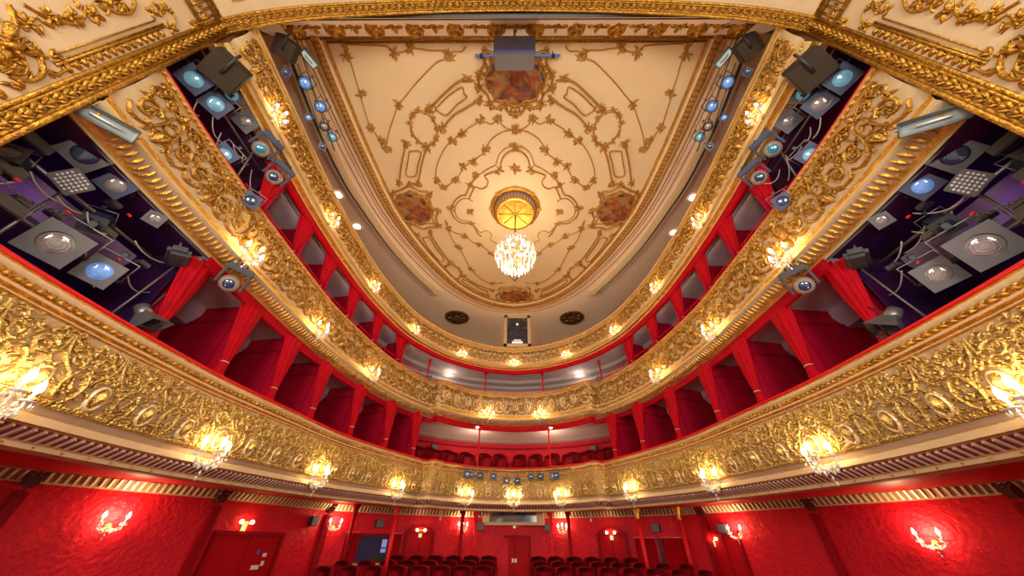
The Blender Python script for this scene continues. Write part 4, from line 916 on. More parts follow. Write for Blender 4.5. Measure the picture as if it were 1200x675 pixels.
# posts of the rear galleries
def post(x, y, z0, z1, m, label, r=0.035, cap=True):
    T = thing('iron_post', label, 'post', (x, y, z0)); h = z1 - z0
    mb = MB(); mb.tube([(0, 0, 0), (0, 0, h)], r, 10); mb.build('shaft', [m], T)
    mb = MB(); mb.lathe([(r * 1.1, h - 0.16), (r * 1.5, h - 0.13), (r * 1.2, h - 0.10), (r * 2.2, h - 0.01), (r * 2.2, h)], 10); mb.lathe([(r * 2.0, 0.0), (r * 2.0, 0.05), (r * 1.2, 0.10)], 10)
    mb.build('collar', [m], T)
for sx in (-1, 1):
    post(sx * 1.36, 13.25, 1.1, 3.60, REDP, 'slim red iron post in the rear of the lower gallery, ' + side_words(sx), 0.03)
    post(sx * 1.26, 13.42, 4.05, 5.98, REDP, 'slim red iron post at the centre of the upper gallery, ' + side_words(sx), 0.035)
    post(sx * 3.52, 12.15, 4.05, 5.98, REDP, 'slim red iron post at the bend of the middle balcony, ' + side_words(sx), 0.035)
    T = thing('ceiling_lamp', 'round lit lamp under the ceiling of the lower gallery, ' + side_words(sx), 'ceiling lamp', (sx * 1.45, 13.15, 3.60), group='lamps in the lower gallery')
    mb = MB(); mb.lathe([(0.08, 0.06), (0.08, 0.02), (0.06, 0.0)], 14); mb.build('lamp_collar', [GREY], T); mb = MB(); mb.lathe([(0, -0.06), (0.04, -0.045), (0.06, 0.0)], 14); mb.build('glass_dome', [DOWN], T)
    lamp('gallery_light', 'POINT', (sx * 1.45, 13.5, 3.25), 24, (1.0, 0.82, 0.62), 0.08)
    lamp('gallery_light', 'POINT', (sx * 2.9, 13.4, 5.75), 9, (1.0, 0.82, 0.66), 0.08)
# downlights in the ceiling over the top gallery
DLS = [(-5.85, 6.14), (-5.74, 7.48), (5.87, 6.22), (5.83, 7.73)]
for i, (x, y) in enumerate(DLS):
    T = thing('recessed_downlight', 'round lit downlight in the beige ceiling beside the light trough, %s, %s from the stage' % (side_words(x), ['first', 'second'][i % 2]), 'downlight', (x, y, 8.95), group='downlights over the gallery')
    mb = MB(); mb.lathe([(0.17, 0.0), (0.17, -0.015), (0.13, -0.02)], 18, caps=False); mb.build('trim_ring', [CREAM], T); mb = MB(); mb.lathe([(0.135, -0.012), (0.0, -0.016)], 18, caps=False); mb.build('lit_glass', [DOWN], T)
    lamp('downlight_lamp', 'SPOT', (x, y, 8.9), 40, (1.0, 0.85, 0.65), 0.08, (0, 0, 0), spot=2.4)
# round gilded vents and the control window over the rear
for sx in (-1, 1):
    T = thing('ceiling_vent', 'round bronze ventilation grille in the rear ceiling, %s of the control window' % side_words(sx), 'vent', (sx * 2.92, 13.4, 8.95), group='round ceiling vents')
    mb = MB(); mb.lathe([(0.62, 0.0), (0.62, -0.03), (0.56, -0.06), (0.50, -0.04)], 32, caps=False); mb.build('outer_ring', [mat('bronze', (0.20, 0.09, 0.03), 0.45, 0.6)], T)
    mb = MB(); mb.lathe([(0.50, -0.03), (0.0, -0.02)], 32, caps=False); mb.build('grille_plate', [mat('dark_bronze', (0.06, 0.035, 0.025), 0.5, 0.4)], T)
    mb = MB(); mb.lathe([(0.22, -0.03), (0.22, -0.07), (0.12, -0.10), (0.0, -0.10)], 24); mb.build('centre_boss', [MATS['bronze']], T)
    R = Relief()
    for k in range(8): R.leaf(0.24 * math.cos(k * .785), 0.24 * math.sin(k * .785), k * .785, 0.24, 0.05, 0.5, 0.6)
    V, F = R.arrays(); mb = MB(); place(mb, V, F, lambda v: np.c_[v[:, 0], v[:, 1], -0.03 - v[:, 2]]); mb.build('grille_leaf', [MATS['bronze']], T)
T = thing('control_window', 'cream framed control-room window with dark glass in a boxed surround under the rear ceiling', 'window', (0.14, 13.25, 7.2))
mb = MB()
mb.add([(-0.62, 0, 0), (0.62, 0, 0), (0.62, 0, 1.8), (-0.62, 0, 1.8), (-1.35, 2.6, -0.5), (1.35, 2.6, -0.5), (1.35, 2.6, 1.8), (-1.35, 2.6, 1.8)], [(0, 4, 7, 3), (1, 2, 6, 5), (0, 1, 5, 4)], 0, False)
mb.build('boxed_surround', [BEIGE], T)
mb = MB()
for (x0, x1, z0, z1) in ((-0.64, -0.50, -0.02, 1.74), (0.50, 0.64, -0.02, 1.74), (-0.64, 0.64, -0.02, 0.14), (-0.64, 0.64, 1.60, 1.74)): mb.box(((x0 + x1) / 2, -0.03, (z0 + z1) / 2), (x1 - x0, 0.08, z1 - z0))
mb.build('window_frame', [CREAM], T)
gl = two_tone('reflecting_glass', [(0.02, 0.03, 0.08), (0.06, 0.06, 0.09), (0.03, 0.03, 0.03), (0.22, 0.19, 0.14)], 2.5)
gl.node_tree.nodes['Principled BSDF'].inputs['Roughness'].default_value = 0.06
mb = MB(); mb.box((0, 0.0, 0.87), (1.0, 0.02, 1.46)); mb.build('glass_pane', [gl], T)
mb = MB(); mb.box((0.0, -0.012, 0.24), (0.50, 0.01, 0.10)); mb.box((0.0, -0.012, 0.36), (0.34, 0.01, 0.05)); mb.box((0, -0.012, 1.25), (0.10, 0.01, 0.10)); mb.build('lit_desk_glimpse', [mat('lit_desk_glow', (0.9, 0.85, 0.7), 0.5, emit=(1, 0.9, 0.7), es=0.6)], T)

# ------------------------------------------------------------------ stage lighting
def aim(o, pos, target, roll=0.0):
    d = Vector(target) - Vector(pos); q = d.to_track_quat('Y', 'Z')
    o.location = pos; o.rotation_euler = (q.to_matrix() @ Matrix.Rotation(roll, 3, 'Y')).to_euler()
YAX = np.array([[1, 0, 0], [0, 0, 1], [0, -1, 0.0]])     # z axis -> +y axis
def ring_plate(mb, s, r, y, t, seg=24):
    """square plate (side 2s) with a round hole"""
    V = []
    for yy in (y, y + t):
        for k in range(seg):
            a = 2 * math.pi * k / seg; c, d = math.cos(a), math.sin(a); q = s / max(abs(c), abs(d))
            V += [(r * c, yy, r * d), (q * c, yy, q * d)]
    n = 2 * seg; F = []
    for k in range(seg):
        j = (k + 1) % seg; F += [(2 * k, 2 * k + 1, 2 * j + 1, 2 * j), (n + 2 * k, n + 2 * j, n + 2 * j + 1, n + 2 * k + 1), (2 * k + 1, n + 2 * k + 1, n + 2 * j + 1, 2 * j + 1), (2 * k, 2 * j, n + 2 * j, n + 2 * k)]
    mb.add(V, F, 0, False)
def fresnel(s, lens, body, frame, label, grp, name='theatre_spotlight'):
    """s = half side of the colour frame"""
    T = thing(name, label, 'stage light', group=grp)
    mb = MB(); mb.cbox((0, -s * 1.15, 0), (s * 1.55, s * 2.1, s * 1.7), s * 0.18)
    for k in range(4): mb.box((0, -s * (0.5 + 0.4 * k), s * 0.9), (s * 1.1, s * 0.12, s * 0.12))
    mb.lathe([(s * 0.78, -s * 0.25), (s * 0.82, 0.0)], 20, R=YAX, caps=False); mb.build('lamp_housing', [body], T)
    mb = MB(); mb.lathe([(s * 0.76, -0.05 * s), (s * 0.66, 0.02 * s), (s * 0.50, 0.06 * s), (s * 0.3, 0.09 * s), (0.0, 0.10 * s)], 24, R=YAX)
    for q in (0.2, 0.35, 0.5): 
        a = np.linspace(0, 2 * np.pi, 25); mb.tube(np.c_[s * q * np.cos(a), np.full(25, s * 0.09), s * q * np.sin(a)], s * 0.02, 4, 0, False)
    mb.build('lens', [lens], T)
    mb = MB(); ring_plate(mb, s, s * 0.66, s * 0.12, s * 0.05); mb.build('colour_frame', [frame], T)
    mb = MB(); w = s * 1.12
    mb.tube([(-w, -s, 0), (-w, -s, s * 1.55), (w, -s, s * 1.55), (w, -s, 0)], s * 0.06, 6); mb.build('yoke', [STEEL], T)
    mb = MB(); mb.box((0, -s, s * 1.72), (s * 0.3, s * 0.25, s * 0.35)); mb.tube([(-s * .2, -s, s * 1.9), (s * .2, -s, s * 1.9)], s * 0.09, 8)
    for q in (-1, 1): mb.lathe([(0, 0), (s * .13, 0.01), (s * .13, s * .1), (0, s * .12)], 8, c=(q * w, -s, 0), R=[[0, 0, q], [0, 1, 0], [1, 0, 0]])
    mb.build('hook_clamp', [BLACK], T)
    return T
def moving_head(s, lens, head, body, label, grp):
    T = thing('moving_head_light', label, 'stage light', group=grp)
    mb = MB(); mb.cbox((0, -s * 0.7, s * 1.75), (s * 2.4, s * 1.5, s * 0.6), s * 0.1)
    for k in range(5): mb.box((-s + k * s * 0.5, -s * 0.7, s * 1.42), (s * 0.25, s * 1.2, s * 0.05))
    mb.build('base', [body], T)
    for q in (-1, 1):
        mb = MB(); mb.cbox((q * s * 1.12, -s * 0.6, s * 0.55), (s * 0.26, s * 0.6, s * 1.9), s * 0.08); mb.build('yoke_arm', [body], T)
    mb = MB(); mb.lathe([(0.0, -s * 1.7), (s * .55, -s * 1.6), (s * .86, -s * 1.1), (s * .92, -s * 0.5), (s * .80, 0.0), (s * .58, s * .18), (s * .55, s * .2)], 20, R=YAX); HD = mb.build('head', [head], T)
    mb = MB(); mb.lathe([(s * .54, s * .16), (s * .52, s * .20), (s * .36, s * .27), (0, s * .30)], 20, R=YAX); mb.build('lens', [lens], HD)
    mb = MB(); mb.tube([(-s * .3, -s * .7, s * 2.05), (-s * .3, -s * .7, s * 2.4)], s * .1, 6); mb.tube([(s * .3, -s * .7, s * 2.05), (s * .3, -s * .7, s * 2.4)], s * .1, 6); mb.build('clamp', [BLACK], T)
    return T
def floodlight(L, W, label, grp):
    T = thing('floodlight', label, 'stage light', group=grp)
    mb = MB(); mb.add([(-L, 0, -W), (L, 0, -W), (L, 0, W), (-L, 0, W), (-L * .9, -W * 1.1, -W * .6), (L * .9, -W * 1.1, -W * .6), (L * .9, -W * 1.1, W * .6), (-L * .9, -W * 1.1, W * .6)], [(4, 5, 6, 7), (0, 1, 5, 4), (1, 2, 6, 5), (2, 3, 7, 6), (3, 0, 4, 7)], 0, False)
    mb.build('reflector', [SILVER], T)
    mb = MB()
    for a, b in (((-L, -W), (L, -W)), ((L, -W), (L, W)), ((L, W), (-L, W)), ((-L, W), (-L, -W))): mb.tube([(a[0], 0.01, a[1]), (b[0], 0.01, b[1])], W * .08, 5)
    mb.build('front_frame', [GREY], T)
    mb = MB(); mb.tube([(-L * .5, -W * .55, 0), (L * .5, -W * .55, 0)], W * .14, 8); mb.build('halogen_tube', [mat('frosted_tube', (0.8, 0.78, 0.7), 0.3)], T)
    mb = MB(); mb.tube([(-L * 1.08, -W * .5, 0), (-L * 1.08, -W * 1.8, 0), (L * 1.08, -W * 1.8, 0), (L * 1.08, -W * .5, 0)], W * .09, 6); mb.build('bracket', [BLACK], T)
    return T
def par(s, lens, label, grp):
    T = thing('par_light', label, 'stage light', group=grp)
    mb = MB(); mb.lathe([(0, -s * 2.4), (s * .5, -s * 2.3), (s * .62, -s * 1.5), (s * .98, -s * .8), (s, 0.1 * s), (s * .93, 0.1 * s), (s * .9, -s * 0.1)], 20, R=YAX, caps=False); mb.build('can', [BLACK], T)
    mb = MB(); mb.lathe([(s * .9, -s * .1), (s * .5, s * .02), (0, s * .05)], 20, R=YAX); mb.build('lens', [lens], T)
    mb = MB(); mb.tube([(-s * 1.1, -s * .7, 0), (-s * 1.1, -s * .7, s * 1.5), (s * 1.1, -s * .7, s * 1.5), (s * 1.1, -s * .7, 0)], s * .08, 5); mb.build('yoke', [BLACK], T)
    mb = MB(); mb.box((0, -s * .7, s * 1.75), (s * .4, s * .4, s * .5)); mb.build('hook_clamp', [BLACK], T)
    return T
TGT = (0, 0.2, -0.6)
def tgt(x, y, z, k): return (x * 0.15, -0.5, 0.2 + k)
SIDE = lambda x: 'left-side' if x < 0 else 'right-side'
grpL, grpU, grpT = 'stage lights of the lower bays', 'stage lights of the upper bays', 'small stage lights over the gallery'
for sx in (-1, 1):
    sd = SIDE(sx); low = sd + ' lower lighting bay'
    L1 = [((5.22, 2.45, 2.62), .21, LGREY, GREY, GREY, 'largest square-framed spotlight', 0.15),
          ((5.20, 2.92, 2.62), .17, LBLUE if sx < 0 else LGREY, GREY, GREY, 'spotlight with %s lens by the rail' % ('bright blue' if sx < 0 else 'milky grey'), 0.15),
          ((5.20, 1.93, 3.62), .17, LDARK, NAVY, GREY, 'navy half-shadowed spotlight nearest the arch', 0.3),
          ((5.18, 2.32, 3.58), .14, LGREY if sx < 0 else LBLUE, NAVY, NAVY, 'second navy spotlight from the arch', 0.3),
          ((5.15, 2.86, 3.58), .10, LGREY, GREY, GREY, 'small square-framed spotlight under the dentil cornice', 0.1)]
    for (p, s, ln, bd, fr, lb, rl) in L1:
        p = (p[0] * sx, p[1], p[2]); o = fresnel(s, ln, bd, fr, lb + ', in the ' + low, grpL); aim(o, p, tgt(*p, 0.0), rl * sx)
    for (p, s, ln, lb, tg) in (((5.30, 1.70, 2.86), .13, LDARK, 'dark spotlight turned aside, lowest beside the arch', (3, 4, 3)), ((5.34, 1.66, 3.16), .12, LGREY, 'dark spotlight turned aside, middle one beside the arch', (2, -2, 3.4)), ((5.36, 2.58, 3.12), .12, LDARK, 'dark spotlight hanging behind the LED panel', (2, 0, -2))):
        p = (p[0] * sx, p[1], p[2]); o = fresnel(s, ln, NAVY, GREY, lb + ', in the ' + low, grpL); aim(o, p, (tg[0] * sx, tg[1], tg[2]), 0.2)
    # LED panel with many small dots
    T = thing('led_panel_light', 'small square panel of sparkling LED dots, in the ' + low, 'stage light', group=grpL)
    mb = MB(); mb.cbox((0, -.03, 0), (.26, .06, .26), .01); mb.build('housing', [GREY], T)
    mb = MB()
    for i in range(6):
        for j in range(6):
            if (i - 2.5) ** 2 + (j - 2.5) ** 2 < 9: mb.lathe([(0.017, 0), (0.010, 0.012), (0, 0.014)], 6, c=((i - 2.5) * .038, 0.0, (j - 2.5) * .038), R=YAX)
    mb.build('led_dot', [mat('led_dot_glass', (0.75, 0.75, 0.8), 0.15)], T); aim(T, (sx * 5.18, 2.06, 3.25), (0, 0, 0.2), 0.4 * sx)
    # wash light with rounded housing on its bracket
    T = thing('wash_light', 'rounded black wash light hanging beside the first curtain, in the ' + low, 'stage light', group=grpL)
    mb = MB(); mb.cbox((0, 0, 0), (.44, .26, .16), .05); mb.build('housing', [DGREY], T); mb = MB(); mb.cbox((0, .10, -.045), (.36, .08, .05), .02); mb.build('front_lip', [GREY], T)
    mb = MB(); mb.tube([(-.12, -.02, .07), (-.05, -.02, .2), (.07, -.02, .2), (.12, -.02, .07)], .014, 6); mb.build('bracket', [STEEL], T)
    T.location = (sx * 5.12, 3.40, 3.36); T.rotation_euler = (0.25, 0, sx * 0.75)
    o = moving_head(.165, LDARK, mat('sand_plastic', (0.30, 0.24, 0.18), 0.4), DGREY, 'sand coloured moving-head light hanging under the middle balcony, ' + sd, grpL)
    aim(o, (sx * 4.88, 4.12, 3.42), (sx * 1.0, 0.3, -0.3), 0.12 * sx)
    # open conical reflector lamp on a pole
    T = thing('cone_floodlight', 'open cone-shaped grey floodlight just above the lowest balcony rail, ' + sd, 'stage light', group=grpL)
    mb = MB(); mb.add([(-.17, .2, -.17), (.17, .2, -.17), (.17, .2, .17), (-.17, .2, .17), (-.06, -.05, -.06), (.06, -.05, -.06), (.06, -.05, .06), (-.06, -.05, .06)], [(4, 5, 6, 7), (0, 1, 5, 4), (1, 2, 6, 5), (2, 3, 7, 6), (3, 0, 4, 7)], 0, False)
    mb.build('reflector_cone', [GREY], T); mb = MB(); mb.lathe([(0, -.18), (.08, -.16), (.09, -.05), (.07, 0)], 12, R=YAX); mb.build('lamp_base', [STEEL], T)
    mb = MB(); mb.tube([(-.17, .205, 0), (.17, .205, 0)], .008, 4); mb.tube([(0, .205, -.17), (0, .205, .17)], .008, 4); mb.tube([(0, -.08, .06), (0, -.2, .3)], .012, 5); mb.build('wire_guard', [BLACK], T)
    aim(T, (sx * 5.12, 3.62, 2.42), (sx * 3.0, 5.0, -0.4), 0.5)
    o = floodlight(.25, .085, 'slim silver floodlight clamped on the edge of the middle balcony, ' + sd, grpL)
    aim(o, (sx * 4.68, 1.58, 3.72), (0.0, 0.0, 0.3), (0.25 if sx < 0 else -0.6))
    # hanging bars, upright pole, chains and cables of the lower bay
    T = thing('lighting_bar', 'steel hanging bar with chain and loose cables, in the ' + low, 'lighting bar')
    mb = MB(); mb.tube([(sx * 5.45, 1.5, 3.3), (sx * 5.45, 3.55, 3.3)], .024, 8); mb.tube([(sx * 5.45, 1.5, 2.75), (sx * 5.45, 3.3, 2.75)], .024, 8)
    mb.tube([(sx * 5.45, 2.2, 2.2), (sx * 5.45, 2.2, 3.6)], .02, 8); mb.tube([(sx * 5.4, 3.45, 2.2), (sx * 5.25, 3.6, 3.55)], .016, 8); mb.build('steel_tube', [STEEL], T)
    mb = MB(); rg = random.Random(3 + sx)
    for k in range(7):
        a = np.array((sx * (5.3 + .1 * rg.random()), 1.6 + 0.28 * k, 3.35 - .6 * rg.random())); b = a + (sx * rg.uniform(-.1, .15), rg.uniform(.25, .5), rg.uniform(-.5, .3)); t = np.linspace(0, 1, 12)
        mb.tube(np.outer(1 - t, a) + np.outer(t, b) + np.c_[np.zeros(12), np.zeros(12), -0.35 * t * (1 - t) * rg.uniform(.5, 2)], .010, 5)
    mb.build('cable', [CABLE], T)
    mb = MB(); a = np.array((sx * 5.30, 2.35, 3.0)); b = np.array((sx * 5.32, 1.75, 2.9))
    for k in range(18):
        t = k / 17; c = a * (1 - t) + b * t + (0, 0, -.3 * t * (1 - t)); q = np.linspace(0, 2 * np.pi, 9)
        mb.tube(np.c_[c[0] + (.018 * np.cos(q) if k % 2 else 0 * q), c[1] + .026 * np.sin(q), c[2] + (0 * q if k % 2 else .018 * np.cos(q))], .005, 4, 0, False)
    mb.build('safety_chain', [STEEL], T)
    mb = MB()
    for (y, z, a, b) in ((2.3, 2.95, .14, .07), (2.05, 2.85, .14, .07), (3.05, 2.85, .14, .07), (2.55, 3.5, .14, .07), (3.3, 3.1, .14, .07), (2.75, 3.15, .16, .09), (1.75, 3.05, .3, .14), (2.0, 2.75, .3, .14), (1.62, 2.6, .3, .2), (1.7, 3.45, .25, .12)):
        mb = MB(); mb.cbox((sx * 5.38, y, z), (.12, a, b), .012); mb.build('connector_box', [DGREY], T)
    for (y, z) in ((2.3, 3.0), (1.85, 2.95), (3.0, 2.90), (2.7, 3.45), (2.15, 3.3), (1.75, 2.75)):
        mb = MB(); mb.cbox((sx * 5.27, y, z), (.03, .05, .03), .006); mb.build('red_plug', [mat('red_plastic', (0.7, 0.02, 0.02), 0.4)], T)
    lamp('led_glow', 'POINT', (sx * 5.9, 2.4, 3.1), 2.2, (0.45, 0.2, 1.0), .1); lamp('led_glow', 'POINT', (sx * 5.7, 2.3, 5.2), 1.5, (0.7, 0.2, 0.8), .1)
    # upper bay
    up = sd + ' upper lighting bay'
    for (p, s, ln, bd, fr, lb, rl) in [
        ((4.98, 1.74, 5.55), .13, LCYAN, NAVY, NAVY, 'cyan lens spotlight beneath the big loudspeaker', 0.1), ((4.92, 2.12, 6.02), .11, LCYAN, NAVY, DGREY, 'cyan lens spotlight just behind the big loudspeaker', 0.5),
        ((4.96, 2.12, 5.62), .13, LCYAN if sx < 0 else LGREY, NAVY, NAVY, 'square-framed %s lens spotlight, second from the stage' % ('pale blue' if sx < 0 else 'grey'), 0.1), ((4.96, 2.56, 6.0), .12, LGREY, DGREY, DGREY, 'dark spotlight with dull lens high under the top balcony', 0.2),
        ((4.96, 2.72, 5.12), .12, LCYAN, NAVY, NAVY, 'spotlight with light blue lens resting at the balcony rail', 0.3), ((4.78, 3.42, 4.80), .10, LDARK, NAVY, NAVY, 'small navy spotlight hanging in front of the middle balcony scrollwork', 0.1)]:
        p = (p[0] * sx, p[1], p[2]); o = fresnel(s * 1.3, ln, bd, fr, lb + ', in the ' + up if 'front' not in lb else lb + ', ' + sd, grpU); aim(o, p, tgt(*p, 1.0), rl * sx)
    for j, (p, s) in enumerate((((4.85, 2.98, 5.82), .165), ((4.85, 3.50, 5.70), .165))):
        p = (p[0] * sx, p[1], p[2]); o = moving_head(s, LTEAL if j == 0 else LDARK, mat('sand_plastic', (0.30, 0.24, 0.18), 0.4), NAVY, 'moving-head light with %s lens, in the %s' % (['teal', 'dark blue'][j], up), grpU); aim(o, p, (sx * 0.8, 0.0, 1.0), 0.2 * sx)
    T = thing('lighting_bar', 'steel bar with tangled cables, in the ' + up, 'lighting bar')
    mb = MB(); mb.tube([(sx * 5.15, 1.5, 5.85), (sx * 5.15, 3.7, 5.85)], .022, 8); mb.tube([(sx * 5.1, 3.2, 5.1), (sx * 5.0, 3.0, 5.9)], .018, 8); mb.build('steel_tube', [STEEL], T)
    mb = MB()
    for k in range(6):
        a = np.array((sx * (5.0 + .1 * rg.random()), 2.0 + 0.25 * k, 5.7 - .3 * rg.random())); b = a + (sx * rg.uniform(-.1, .1), rg.uniform(.15, .4), rg.uniform(-.5, .1)); t = np.linspace(0, 1, 12)
        mb.tube(np.outer(1 - t, a) + np.outer(t, b) + np.c_[np.zeros(12), np.zeros(12), -0.3 * t * (1 - t) * rg.uniform(.5, 2)], .009, 5)
    mb.build('cable', [CABLE], T)
    # loudspeakers by the arch
    T = thing('loudspeaker', 'large brown loudspeaker box tilted over the upper lighting bay, ' + sd, 'loudspeaker', group='loudspeakers by the arch')
    mb = MB(); mb.cbox((0, -.2, 0), (.46, .36, .46), .012); mb.build('cabinet', [SPKR], T); mb = MB(); mb.box((0, -.01, 0), (.44, .03, .44)); mb.build('grille', [SPKR], T)
    mb = MB(); mb.tube([(0, .015, -.02), (0, .05, .1), (0, .02, .30), (0, -.1, .36)], .022, 8); mb.build('bracket', [BLACK], T)
    aim(T, (sx * 4.52, 1.66, 5.62), (sx * 3.4, 1.0, 3.0), 0.0); T.scale = (1.0,) * 3
    T = thing('loudspeaker', 'smaller brown loudspeaker box hanging above the topmost balcony, ' + sd, 'loudspeaker', group='loudspeakers by the arch')
    mb = MB(); mb.cbox((0, -.2, 0), (.36, .36, .36), .012); mb.build('cabinet', [SPKR], T); mb = MB(); mb.box((0, -.01, 0), (.34, .03, .34)); mb.build('grille', [SPKR], T)
    mb = MB(); mb.tube([(0, .015, -.02), (0, .05, .1), (0, .02, .22), (0, -.1, .28)], .018, 8); mb.build('bracket', [BLACK], T)
    aim(T, (sx * 4.50, 1.80, 7.42), (sx * 3.7, 1.0, 4.5), 0.1)
    # small lights over the gallery, clipped to a slim pole
    q = sd + ' slim pole over the gallery'
    T = thing('lighting_bar', 'slim dark steel pole carrying small stage lights over the gallery, ' + sd, 'lighting bar')
    mb = MB(); mb.tube([(sx * 4.45, 1.7, 7.95), (sx * 4.45, 3.3, 7.60), (sx * 4.45, 3.9, 7.50)], .016, 6); mb.tube([(sx * 4.45, 2.1, 7.6), (sx * 4.45, 3.6, 7.2)], .014, 6); mb.build('steel_tube', [DGREY], T)
    for (p, s, ln, lb) in (((2.42, 7.50), .085, LBLUE, 'round blue-lens stage light, first from the stage'), ((2.95, 7.68), .085, LBLUE, 'round blue-lens stage light, second from the stage'),
                           ((3.60, 7.60), .075, LCYAN, 'round pale blue-lens stage light'), ((3.30, 7.48), .07, LGREY, 'round grey-lens stage light between blue ones')):
        o = par(s * 1.45, ln, lb + ', on the ' + q, grpT); p = (sx * 4.42, p[0], p[1]); aim(o, p, (0, 0, 1.5))
    for i, (y, z, s) in enumerate(((2.94, 6.98, .05), (3.57, 6.98, .055), (2.1, 6.95, .05))):
        o = fresnel(s * 1.4, LDARK if i != 0 else LBLUE, NAVY, GREY if i == 1 else NAVY, 'tiny dark spotlight, %s of three, on the %s' % (['second', 'third', 'first'][i], q), grpT); aim(o, (sx * 4.44, y, z + .1), (0, 0, 1.2), 0.2)
    o = floodlight(.17, .09, 'short silver floodlight over the gallery, ' + sd, grpT); aim(o, (sx * 4.35, 2.10, 7.92), (0, 0, 2.0), 0.0)
    # blue grey lamp boxes at the bends of the middle balcony
    o = fresnel(.07, LDARK, NAVY, NAVY, 'small blue-grey spotlight at the bend of the middle balcony, ' + sd, 'spotlights at the bends'); aim(o, (sx * 3.28, 11.72, 5.02), (0, 0, 3), 0)
# loudspeaker hung in the centre of the arch
T = thing('line_array_speaker', 'wide grey loudspeaker hanging at the middle of the arch on a pole', 'loudspeaker', (-0.02, 2.10, 8.02))
mb = MB(); mb.cbox((0, 0, .10), (.86, .42, .40), .015); mb.build('cabinet', [mat('speaker_dark', (0.035, 0.022, 0.03), 0.5)], T)
mb = MB(); mb.box((0, 0.02, -.115), (.84, .40, .02)); mb.build('grille', [SPKG], T); mb = MB(); mb.box((0, -.20, -.09), (.87, .03, .05)); mb.build('edge_strip', [mat('edge_blue', (0.04, 0.05, 0.14), 0.4)], T)
mb = MB(); mb.tube([(0, 0.0, .3), (0, -.25, .8)], .025, 8); mb.box((0, -.25, .82), (.22, .08, .05)); mb.build('hanging_pole', [BLACK], T)
T.rotation_euler = (math.radians(28), 0, 0)
T = thing('blue_suspension_bar', 'horizontal blue painted bar with clamps behind the hanging loudspeaker', 'pipe', (0, 2.30, 8.88))
mb = MB(); mb.tube([(-.95, 0, 0), (1.05, 0, 0)], .03, 8); mb.build('bar', [BLUEP], T); mb = MB(); mb.box((-.8, 0, -.03), (.06, .07, .12)); mb.box((.88, 0, -.03), (.06, .07, .12)); mb.build('clamp', [NAVY], T)
mb = MB(); mb.tube([(.88, 0, .05), (.80, -.2, .35)], .012, 5); mb.build('drop_rod', [BLACK], T)
# row of small lights under the rail of the lowest balcony
T = thing('lighting_bar', 'thin black bar along the rear of the lowest balcony front', 'lighting bar')
us = np.linspace(C1.near(-2.1, 12.4), C1.near(2.1, 12.4), 24); mb = MB(); mb.tube(C1.map(us, np.full(24, .22), np.full(24, 2.03)), .014, 6); mb.build('steel_tube', [BLACK], T)
RL = [(-1.62, NAVY, 'dark'), (-1.48, GREY, 'pale grey'), (-1.12, BLACK, 'black'), (-0.68, GREY, 'silver'), (-0.22, BLACK, 'black'), (0.14, BLACK, 'slim black'), (0.56, GREY, 'silver'), (0.92, BLACK, 'black'), (1.32, GREY, 'pale grey'), (1.48, NAVY, 'dark')]
for i, (x, bd, cn) in enumerate(RL):
    o = fresnel(.105, LDARK if i % 4 else LGREY, bd, bd, '%s spotlight on the thin black bar, %s from its left-side end' % (cn, ORD[i]), 'spotlights on the rear bar')
    u = C1.near(x * 1.02, 12.85 - abs(x) * .2); p = C1.map(np.array([u]), np.array([.26]), np.array([1.86 - (0.12 if i in (4, 5) else 0)]))[0]; aim(o, tuple(p), (0, 0, 0.5), 0)

# ------------------------------------------------------------------ rear galleries
def bench(C, off, z, u0, u1, name, label, h=0.35):
    mb = MB(); us = np.linspace(u0, u1, 60); sc = 0.03 * np.abs(np.sin(np.linspace(0, 14 * np.pi, 60)))
    A = [C.map(us, np.full(60, off), np.full(60, z)), C.map(us, np.full(60, off), z + h + sc), C.map(us, np.full(60, off - .12), z + h + sc), C.map(us, np.full(60, off - .12), np.full(60, z))]
    V = np.concatenate(A); mb.add(V, [(r * 60 + i, r * 60 + i + 1, (r + 1) * 60 + i + 1, (r + 1) * 60 + i) for r in range(3) for i in range(59)])
    return mb
GS = None
def theatre_seat():
    T = thing('theatre_chair', None, None)
    mb = MB(); a = np.linspace(0, np.pi, 9); prof = [(-.24, .38)] + [(-.24 + .0 * k, .80) for k in (0,)] + [(.24 * -math.cos(t), .86 + .07 * math.sin(t)) for t in a] + [(.24, .80), (.24, .38)]
    n = len(prof); V = [(x, .04, z) for x, z in prof] + [(x, -.06, z) for x, z in prof] + [(x * .85, -.085, z * .98 + .01) for x, z in prof]
    mb.add(V, [tuple(range(n)), tuple(range(2 * n, 3 * n))[::-1]] + [(r * n + i, r * n + (i + 1) % n, (r + 1) * n + (i + 1) % n, (r + 1) * n + i) for r in range(2) for i in range(n)]); mb.build('backrest', [SEATR], T)
    mb = MB(); mb.cbox((0, -.27, .42), (.46, .42, .10), .03); mb.build('seat', [SEATR], T)
    for s in (-1, 1):
        mb = MB(); mb.cbox((s * .265, -.2, .60), (.05, .40, .05), .012); mb.box((s * .265, -.2, .29), (.03, .08, .58)); mb.build('armrest', [DKRED], T)
    return T
proto = theatre_seat(); first = True
ROWS = [(13.55, -1.23, 9, 0.80), (12.65, -1.32, 8, 0.80), (11.75, -1.40, 8, 0.85)]
rn = ['back', 'middle', 'front']
for r, (y, z, cnt, x0) in enumerate(ROWS):
    for sx in (-1, 1):
        for k in range(cnt):
            x = sx * (x0 + 0.56 * k); yy = y - 0.045 * x * x * (1.0 if abs(x) > 1.5 else 0.6)
            if abs(x) > (4.1, 4.9, 4.9)[r]: continue
            o = copy_tree(proto); o.location = (x, yy, z + 0.02); o.rotation_euler = (0, 0, x * 0.07); o.scale = (1.08, 1, 1)
            tag(o, 'dark red stalls seat in the %s row, %s of the aisle, %s from it' % (rn[r], SIDE(x), ORD[k]), 'seat', 'stalls seats')
